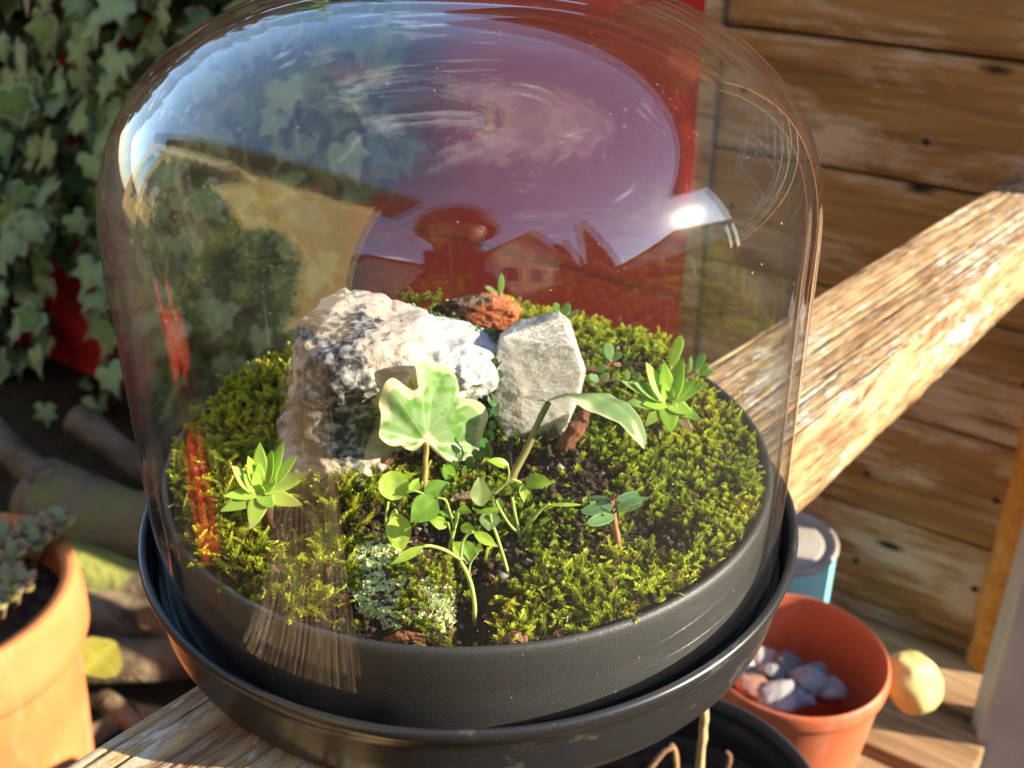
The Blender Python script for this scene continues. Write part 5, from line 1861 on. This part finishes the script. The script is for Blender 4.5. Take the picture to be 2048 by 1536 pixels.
# darker leaves further in, and the woody runners
VS, FS, CS, n0 = [], [], [], 0
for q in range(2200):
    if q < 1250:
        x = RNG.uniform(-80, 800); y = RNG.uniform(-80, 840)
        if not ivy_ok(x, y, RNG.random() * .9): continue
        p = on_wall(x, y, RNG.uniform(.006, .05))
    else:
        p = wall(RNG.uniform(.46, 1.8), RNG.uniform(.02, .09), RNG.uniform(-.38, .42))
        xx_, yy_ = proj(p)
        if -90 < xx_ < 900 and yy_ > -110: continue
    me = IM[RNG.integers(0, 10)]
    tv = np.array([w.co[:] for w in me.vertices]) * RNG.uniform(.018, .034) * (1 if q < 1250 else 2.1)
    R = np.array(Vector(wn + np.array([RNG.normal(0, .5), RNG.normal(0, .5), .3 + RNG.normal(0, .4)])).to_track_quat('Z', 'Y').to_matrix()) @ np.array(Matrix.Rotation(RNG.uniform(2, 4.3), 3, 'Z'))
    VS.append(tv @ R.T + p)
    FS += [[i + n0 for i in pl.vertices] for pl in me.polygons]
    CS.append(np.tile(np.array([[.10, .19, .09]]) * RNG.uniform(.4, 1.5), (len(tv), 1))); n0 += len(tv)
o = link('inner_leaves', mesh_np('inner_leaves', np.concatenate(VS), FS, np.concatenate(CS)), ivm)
o['kind'] = 'stuff'
keep(o, ivy)
VS, FS, n0 = [], [], 0
for q in range(14):
    x = RNG.uniform(-50, 700)
    pth = [on_wall(x + 60 * math.sin(i * .9 + q) * .4, 860 - i * 110, .012) for i in range(9)]
    v, f = tube(smooth_path(pth, 20), .0028, 6)
    VS.append(v); FS += [[i + n0 for i in fl_] for fl_ in f]; n0 += len(v)
o = link('runners', mesh_np('runners', np.concatenate(VS), FS), LB)
o['kind'] = 'stuff'
keep(o, ivy)

# ================================================================== BEHIND THE CAMERA: what the glass mirrors
def pol(az, d, z):
    a = math.radians(az)
    return np.array([d * math.sin(a), d * math.cos(a), z])


# ---- phone and person taking the picture
pm_ = mat_plain('phone_shell', (.012, .012, .014), None, 10, .3, .5)
fwd = _fw
ph_c = _c - fwd * .010 - _up * .055 - _rt * .014
ph = thing('phone', 'black smartphone held upright to take the picture', 'phone', ph_c)
o = box('phone_body', (.076, .008, .160), pm_, None, ph_c, 0, .0035, rot=(-PITCH, 0, 0))
keep(o, ph)
skin_m = mat_plain('skin', (.46, .27, .19), (.5, .3, .21), 60, .5, .4)
cloth_m = mat_plain('dark_jacket', (.02, .022, .03), (.035, .035, .045), 40, .85, .2, .4, 300)
hair_m = mat_plain('dark_hair', (.03, .018, .012), (.06, .035, .02), 120, .6, .3, .5, 400)


def skin_obj(name, verts, edges, radii, mat, sub=2):
    me = bpy.data.meshes.new(name)
    me.from_pydata([tuple(v) for v in verts], edges, [])
    o = link(name, me, mat)
    md = o.modifiers.new('skin', 'SKIN')
    md.use_smooth_shade = True
    sv_ = me.skin_vertices[0].data
    for i, r in enumerate(radii):
        sv_[i].radius = (r, r) if np.isscalar(r) else r
    sv_[0].use_root = True
    s_ = o.modifiers.new('sub', 'SUBSURF'); s_.levels = sub; s_.render_levels = sub
    return o


person = thing('person', 'person crouching with a phone held up in both hands', 'person', (0.0, -.80, GZ))
vs = [(0, -.86, -.12), (0, -.80, .00), (0, -.73, .11), (0, -.66, .20), (0, -.57, .33), (0, -.50, .43), (0, -.475, .51)]
rd_ = [(.15, .11), (.145, .10), (.16, .11), (.10, .08), (.055, .055), (.085, .085), (.09, .09)]
ed = [(i, i + 1) for i in range(6)]
for sx in (-1, 1):
    b0 = len(vs)
    vs += [(sx * .135, -.66, .15), (sx * .175, -.55, -.005), (sx * .115, -.40, .055), (sx * .075, -.315, .115), (sx * .055, -.300, .135)]
    rd_ += [.062, .048, .038, .026, .022]
    ed += [(3, b0), (b0, b0 + 1), (b0 + 1, b0 + 2), (b0 + 2, b0 + 3), (b0 + 3, b0 + 4)]
    b1 = len(vs)
    vs += [(sx * .10, -.84, -.14), (sx * .19, -.58, -.10), (sx * .17, -.80, -.30), (sx * .17, -.80, -.375), (sx * .18, -.69, -.385)]
    rd_ += [.095, .062, .045, .036, .03]
    ed += [(0, b1), (b1, b1 + 1), (b1 + 1, b1 + 2), (b1 + 2, b1 + 3), (b1 + 3, b1 + 4)]
    for q in range(5):
        b2 = len(vs)
        if q < 4:
            zq = .100 + .018 * q
            vs += [(sx * .050, -.292, zq + .01), (sx * .046, -.272, zq + .004), (sx * .034, -.272, zq + .002)]
        else:
            vs += [(sx * .050, -.300, .165), (sx * .044, -.296, .185), (sx * .030, -.294, .190)]
        rd_ += [.0095, .0085, .007]
        ed += [(b0 + 4, b2), (b2, b2 + 1), (b2 + 1, b2 + 2)]
body = skin_obj('body', vs, ed, rd_, cloth_m)
keep(body, person)
# head details: hair cap, nose, ears, eyes
hv, hf = lathe([(max(.118 * math.sin(a), 1e-5), .112 * math.cos(a)) for a in np.linspace(0, 1.9, 14)], 28)
hv = hv + (fbm(hv, 60, 3, 7)[:, None] - .5) * .02
hair = link('hair', mesh_np('hair', hv, hf), hair_m, None, (0, -.487, .492)); keep(hair, person)
fv, ff_ = lathe([(max(.078 * math.sin(a), 1e-5), .10 * math.cos(a)) for a in np.linspace(0, PI, 14)], 28)
face = link('face', mesh_np('face', fv, ff_), skin_m, None, (0, -.470, .475)); keep(face, person)
for sx in (-1, 1):
    v, f = lathe([(max(.011 * math.sin(a), 1e-5), .011 * math.cos(a)) for a in np.linspace(0, PI, 8)], 12)
    keep(link('eye', mesh_np('eye', v, f), mat_plain('eye_white', (.6, .6, .58), None, 10, .2, .5), None, (sx * .03, -.399, .488)), person)
v, f = tube([(0, -.397, .495), (0, -.387, .47), (0, -.382, .457), (0, -.395, .450)], [.006, .009, .012, .008], 8)
keep(link('nose', mesh_np('nose', v, f), skin_m), person)

# ---- yellow house, left behind the camera
HW = mat_plain('yellow_render', (.74, .52, .20), (.78, .56, .24), 3, .9, .1, .3, 60, .01)
HR = mat_plain('roof_wood', (.05, .024, .014), (.09, .045, .025), 4, .8, .2)
HA = mat_plain('awning_cloth', (.66, .55, .30), (.7, .6, .36), 2, .8, .2)
HG = mat_plain('window_pane', (.03, .04, .05), None, 5, .08, .6)
HF = mat_plain('white_frame', (.7, .7, .68), None, 5, .5, .4)
hd = pol(-135, 1, 0)                                  # towards the house
hs = np.array([-hd[1], hd[0], 0])                     # along its wall
house = thing('yellow_house', 'yellow rendered house with deep dark eaves mirrored on the left of the glass', 'house', (*(hd * 2.2)[:2], GZ))
ha = math.atan2(hs[1], hs[0])


def hpt(s, d, z):
    p = hd * d + hs * s
    return (p[0], p[1], z)


# right end of the wall lies towards az -150
o = box('wall', (7.0, .3, 2.65), HW, None, hpt(-3.05 if hs @ pol(-90, 1, 0) < 0 else 3.05, 1.95, GZ + 1.30), ha, .02); keep(o, house)
sg = -1 if hs @ pol(-90, 1, 0) < 0 else 1
o = box('roof', (7.9, .70, .14), HR, None, hpt(sg * 3.1, 1.80, 2.32), ha, .02, rot=(.0, 0, ha)); keep(o, house)
for k in range(12):
    o = box('rafter', (.06, .30, .09), HR, None, hpt(sg * (-.4 + .62 * k), 1.62, 2.20), ha, .01); keep(o, house)
for s1, z1 in ((2.2, .9), (4.2, .9)):
    f_ = box('window', (1.1, .06, 1.2), HF, None, hpt(sg * s1, 1.785, z1), ha, .01); keep(f_, house)
    g_ = box('pane', (.95, .02, 1.05), HG, None, hpt(sg * s1, 1.745, z1), ha, .0)
    g_.parent = f_; g_.location = (0, 0, 0); g_.matrix_parent_inverse = Matrix.Translation((0, .045 if False else -.025, 0))
aw = thing('awning', 'cream striped awning with scalloped edge on the yellow house', 'awning', hpt(sg * 2.6, 1.78, 1.75))
n_a = 60
P, f = [], []
for i in range(n_a + 1):
    s1 = sg * (1.2 + 3.4 * i / n_a)
    sc_ = .06 * abs(math.sin(i / n_a * PI * 14))
    P += [hpt(s1, 1.79, 1.75), hpt(s1, 1.15, 1.40), hpt(s1, 1.14, 1.26 - sc_)]
for i in range(n_a):
    a = i * 3
    f += [[a, a + 3, a + 4, a + 1], [a + 1, a + 4, a + 5, a + 2]]
o = link('cloth', mesh_np('cloth', P, f, None, False), HA); keep(o, aw)
sld = o.modifiers.new('solid', 'SOLIDIFY'); sld.thickness = .008
o = box('front_bar', (3.4, .03, .03), HF, None, hpt(sg * 2.9, 1.16, 1.385), ha, .004); keep(o, aw)


def leafy(name, label, base, h, r, n, shape, c1, c2, lsz, cat, group=None, trunk_r=.06, seed=0):
    rg = np.random.default_rng(seed)
    root = thing(name, label, cat, base, 0, group)
    u = rg.random(n); a = rg.uniform(0, 2 * PI, n)
    if shape == 'cone':
        z = u ** 1.3; rr = r * (1 - z) ** .8 * (.55 + .45 * rg.random(n)) + .03
    else:
        z = u; rr = r * np.sqrt(np.maximum(1 - (2 * z - 1) ** 2, .05)) * (.35 + .65 * rg.random(n) ** .5)
        rr = rr * (.75 + .5 * vnoise(np.stack([np.cos(a) * 2, np.sin(a) * 2, z * 4], -1), 1, seed))
    P = np.stack([rr * np.cos(a), rr * np.sin(a), .08 * h + z * h * .95], -1)
    d = rg.normal(size=(n, 3)); d /= np.linalg.norm(d, axis=1)[:, None]
    e = np.cross(d, rg.normal(size=(n, 3))); e /= np.linalg.norm(e, axis=1)[:, None]
    ls = lsz * rg.uniform(.6, 1.4, (n, 1))
    v = np.stack([P - d * ls, P + e * ls * .5, P + d * ls, P - e * ls * .5], 1).reshape(-1, 3)
    f = (np.arange(n)[:, None] * 4 + np.arange(4)[None])
    t_ = rg.random((n, 1))
    col = np.repeat(np.array(c1) * (1 - t_) + np.array(c2) * t_, 4, 0)
    link('crown', mesh_np('crown', v, f, col, False), ivm, root)
    v, f = tube([(0, 0, -.05), (.02, 0, h * .4), (0, .02, h * .85)], [trunk_r, trunk_r * .7, trunk_r * .2], 8)
    link('trunk', mesh_np('trunk', v, f), LB, root)
    return root


leafy('conifer', 'tall dark narrow conifer mirrored in the dome centre right', pol(137, 7.0, GZ), 5.4, .85, 7000, 'cone', (.015, .035, .018), (.04, .07, .03), .10, 'tree', 'conifers mirrored in the glass', .1, 1)
leafy('conifer', 'shorter dark conifer beside the tall one mirrored in the dome', pol(146, 7.2, GZ), 4.3, .8, 6000, 'cone', (.015, .035, .018), (.04, .07, .03), .10, 'tree', 'conifers mirrored in the glass', .1, 2)
leafy('garden_shrub', 'leafy garden shrub mirrored before the yellow wall', pol(-122, 1.25, GZ), 1.0, .30, 4200, 'ball', (.03, .06, .02), (.12, .17, .05), .030, 'shrub', None, .03, 3)
leafy('garden_shrub', 'dark bushy shrub mirrored at the left of the dome', pol(-96, 1.15, GZ), 1.0, .45, 5200, 'ball', (.02, .05, .03), (.10, .15, .07), .032, 'shrub', None, .03, 4)
# hedge row
rg = np.random.default_rng(9)
n = 14000
az = rg.uniform(92, 175, n); dd = 8.6 + rg.normal(0, .25, n)
top = 1.75 + .25 * vnoise(np.stack([az / 4, az * 0, az * 0], -1), 1, 3) - .012 * np.abs(az - 130)
zz = GZ + rg.random(n) * top
P = np.stack([dd * np.sin(np.radians(az)), dd * np.cos(np.radians(az)), zz], -1)
d = rg.normal(size=(n, 3)); d /= np.linalg.norm(d, axis=1)[:, None]
e = np.cross(d, rg.normal(size=(n, 3))); e /= np.linalg.norm(e, axis=1)[:, None]
v = np.stack([P - d * .12, P + e * .08, P + d * .12, P - e * .08], 1).reshape(-1, 3)
t_ = rg.random((n, 1))
hg = link('hedge', mesh_np('hedge', v, np.arange(n * 4).reshape(-1, 4), np.repeat(np.array([.02, .045, .02]) * (1 - t_) + np.array([.06, .09, .035]) * t_, 4, 0), False), ivm)
tag(hg, 'long dark garden hedge mirrored under the reflected sky', 'hedge')


def gable_house(label, az, dist, w, dp, eave, ridge, rz, cwall, croof):
    p = pol(az, dist, GZ)
    root = thing('house', label, 'house', p, rz)
    bm_ = mat_plain('house_render', cwall, None, 3, .9, .1)
    rm_ = mat_plain('roof_tiles', croof, tuple(c * 1.4 for c in croof), 6, .8, .2, .5, 20, .05)
    V_ = box_verts(-w / 2, w / 2, -dp / 2, dp / 2, 0, eave) + [(0, -dp / 2, ridge), (0, dp / 2, ridge)]
    F_ = [[0, 3, 2, 1], [0, 1, 5, 8, 4], [1, 2, 6, 5], [2, 3, 7, 9, 6], [3, 0, 4, 7]]
    link('wall', mesh_np('wall', V_, F_, None, False), bm_, root)
    oh = .35
    for sx in (-1, 1):
        sl = (ridge - eave) / (w / 2)
        x1 = sx * (w / 2 + oh); z1 = eave - sl * oh
        V_ = [(0, -dp / 2 - oh, ridge + .03), (0, dp / 2 + oh, ridge + .03), (x1, dp / 2 + oh, z1 + .03), (x1, -dp / 2 - oh, z1 + .03)]
        V_ = V_ + [(a, b, c + .15) for a, b, c in V_]
        link('roof', mesh_np('roof', V_, BOXF, None, False), rm_, root)
    for q in range(3):
        f_ = box('window', (.05, .9, 1.1), HF, root, (-w / 2 - .01, -dp / 2 + dp * (q + .5) / 3, eave * .6), 0, .01)
        g_ = box('pane', (.03, .75, .95), HG, f_, (-.025, 0, 0), 0, 0)
        f_ = box('window', (.9, .05, 1.1), HF, root, (-w / 2 + w * (q + .5) / 3, -dp / 2 - .01, eave * .6), 0, .01)
        g_ = box('pane', (.75, .03, .95), HG, f_, (0, -.025, 0), 0, 0)
    return root


gable_house('cream gabled house mirrored right of the phone', 168, 10.5, 4.6, 6.0, 4.2, 6.4, math.radians(155), (.5, .42, .3), (.07, .03, .02))
gable_house('low house with stairs mirrored between yellow wall and phone', -163, 12.0, 7.0, 6.0, 3.2, 4.6, math.radians(20), (.55, .48, .36), (.08, .035, .025))
gable_house('distant white house mirrored at the right of the hedge', 112, 13.0, 7.0, 6.0, 2.4, 3.6, math.radians(60), (.6, .58, .55), (.06, .04, .035))

# ---- brown wooden house on the right, its eave bounds the mirrored sky
nd = pol(50, 1, 0); ns_ = np.array([-nd[1], nd[0], 0]); sg2 = 1 if ns_ @ pol(90, 1, 0) > 0 else -1
na_ = math.atan2(ns_[1], ns_[0])
nh = thing('wooden_house', 'brown wooden house whose eave cuts off the mirrored sky on the right', 'house', (*(nd * 3.2)[:2], GZ))


def npt(s, d, z):
    p = nd * d + ns_ * s * sg2
    return (p[0], p[1], z)


NW = mat_plain('stained_boards', (.10, .055, .025), (.15, .085, .04), 3, .85, .1, .3, 40, .01)
for k in range(14):
    o = box('board', (4.95, .04, .18), NW, None, npt(.02, 2.9, GZ + .1 + .19 * k), na_, .006); keep(o, nh)
o = box('roof', (6.6, 1.6, .16), HR, None, npt(-.1, 3.25, 2.62), na_, .02); keep(o, nh)
for s1 in (-1.2, .9):
    f_ = box('window', (.9, .08, 1.0), HF, None, npt(s1, 2.86, .9), na_, .01); keep(f_, nh)
    g_ = box('pane', (.75, .03, .85), HG, f_, (0, -.035, 0), 0, 0)
    g_ = box('pane', (.75, .03, .85), HG, f_, (0, .035, 0), 0, 0)

# ---- red watering can standing left, mirrored low in the glass
wr = mat_plain('red_plastic', (.55, .02, .02), (.6, .03, .03), 10, .35, .5)
wcp = pol(-86, .70, GZ)
wcn = thing('watering_can', 'red plastic watering can with looped handle mirrored low on the left', 'watering can', wcp)
v, f = lathe([(.0005, 0), (.050, 0), (.055, .01), (.050, .24), (.044, .26), (.02, .265)], 40)
link('can_body', mesh_np('can_body', v, f), wr, wcn)
v, f = tube(smooth_path([(-.045, 0, .24), (-.025, 0, .33), (.025, 0, .34), (.046, 0, .25)], 16), .009, 8)
link('handle', mesh_np('handle', v, f), wr, wcn)
v, f = tube([(.045, 0, .05), (.10, 0, .17), (.13, 0, .26)], [.014, .010, .008], 10)
link('spout', mesh_np('spout', v, f), wr, wcn)
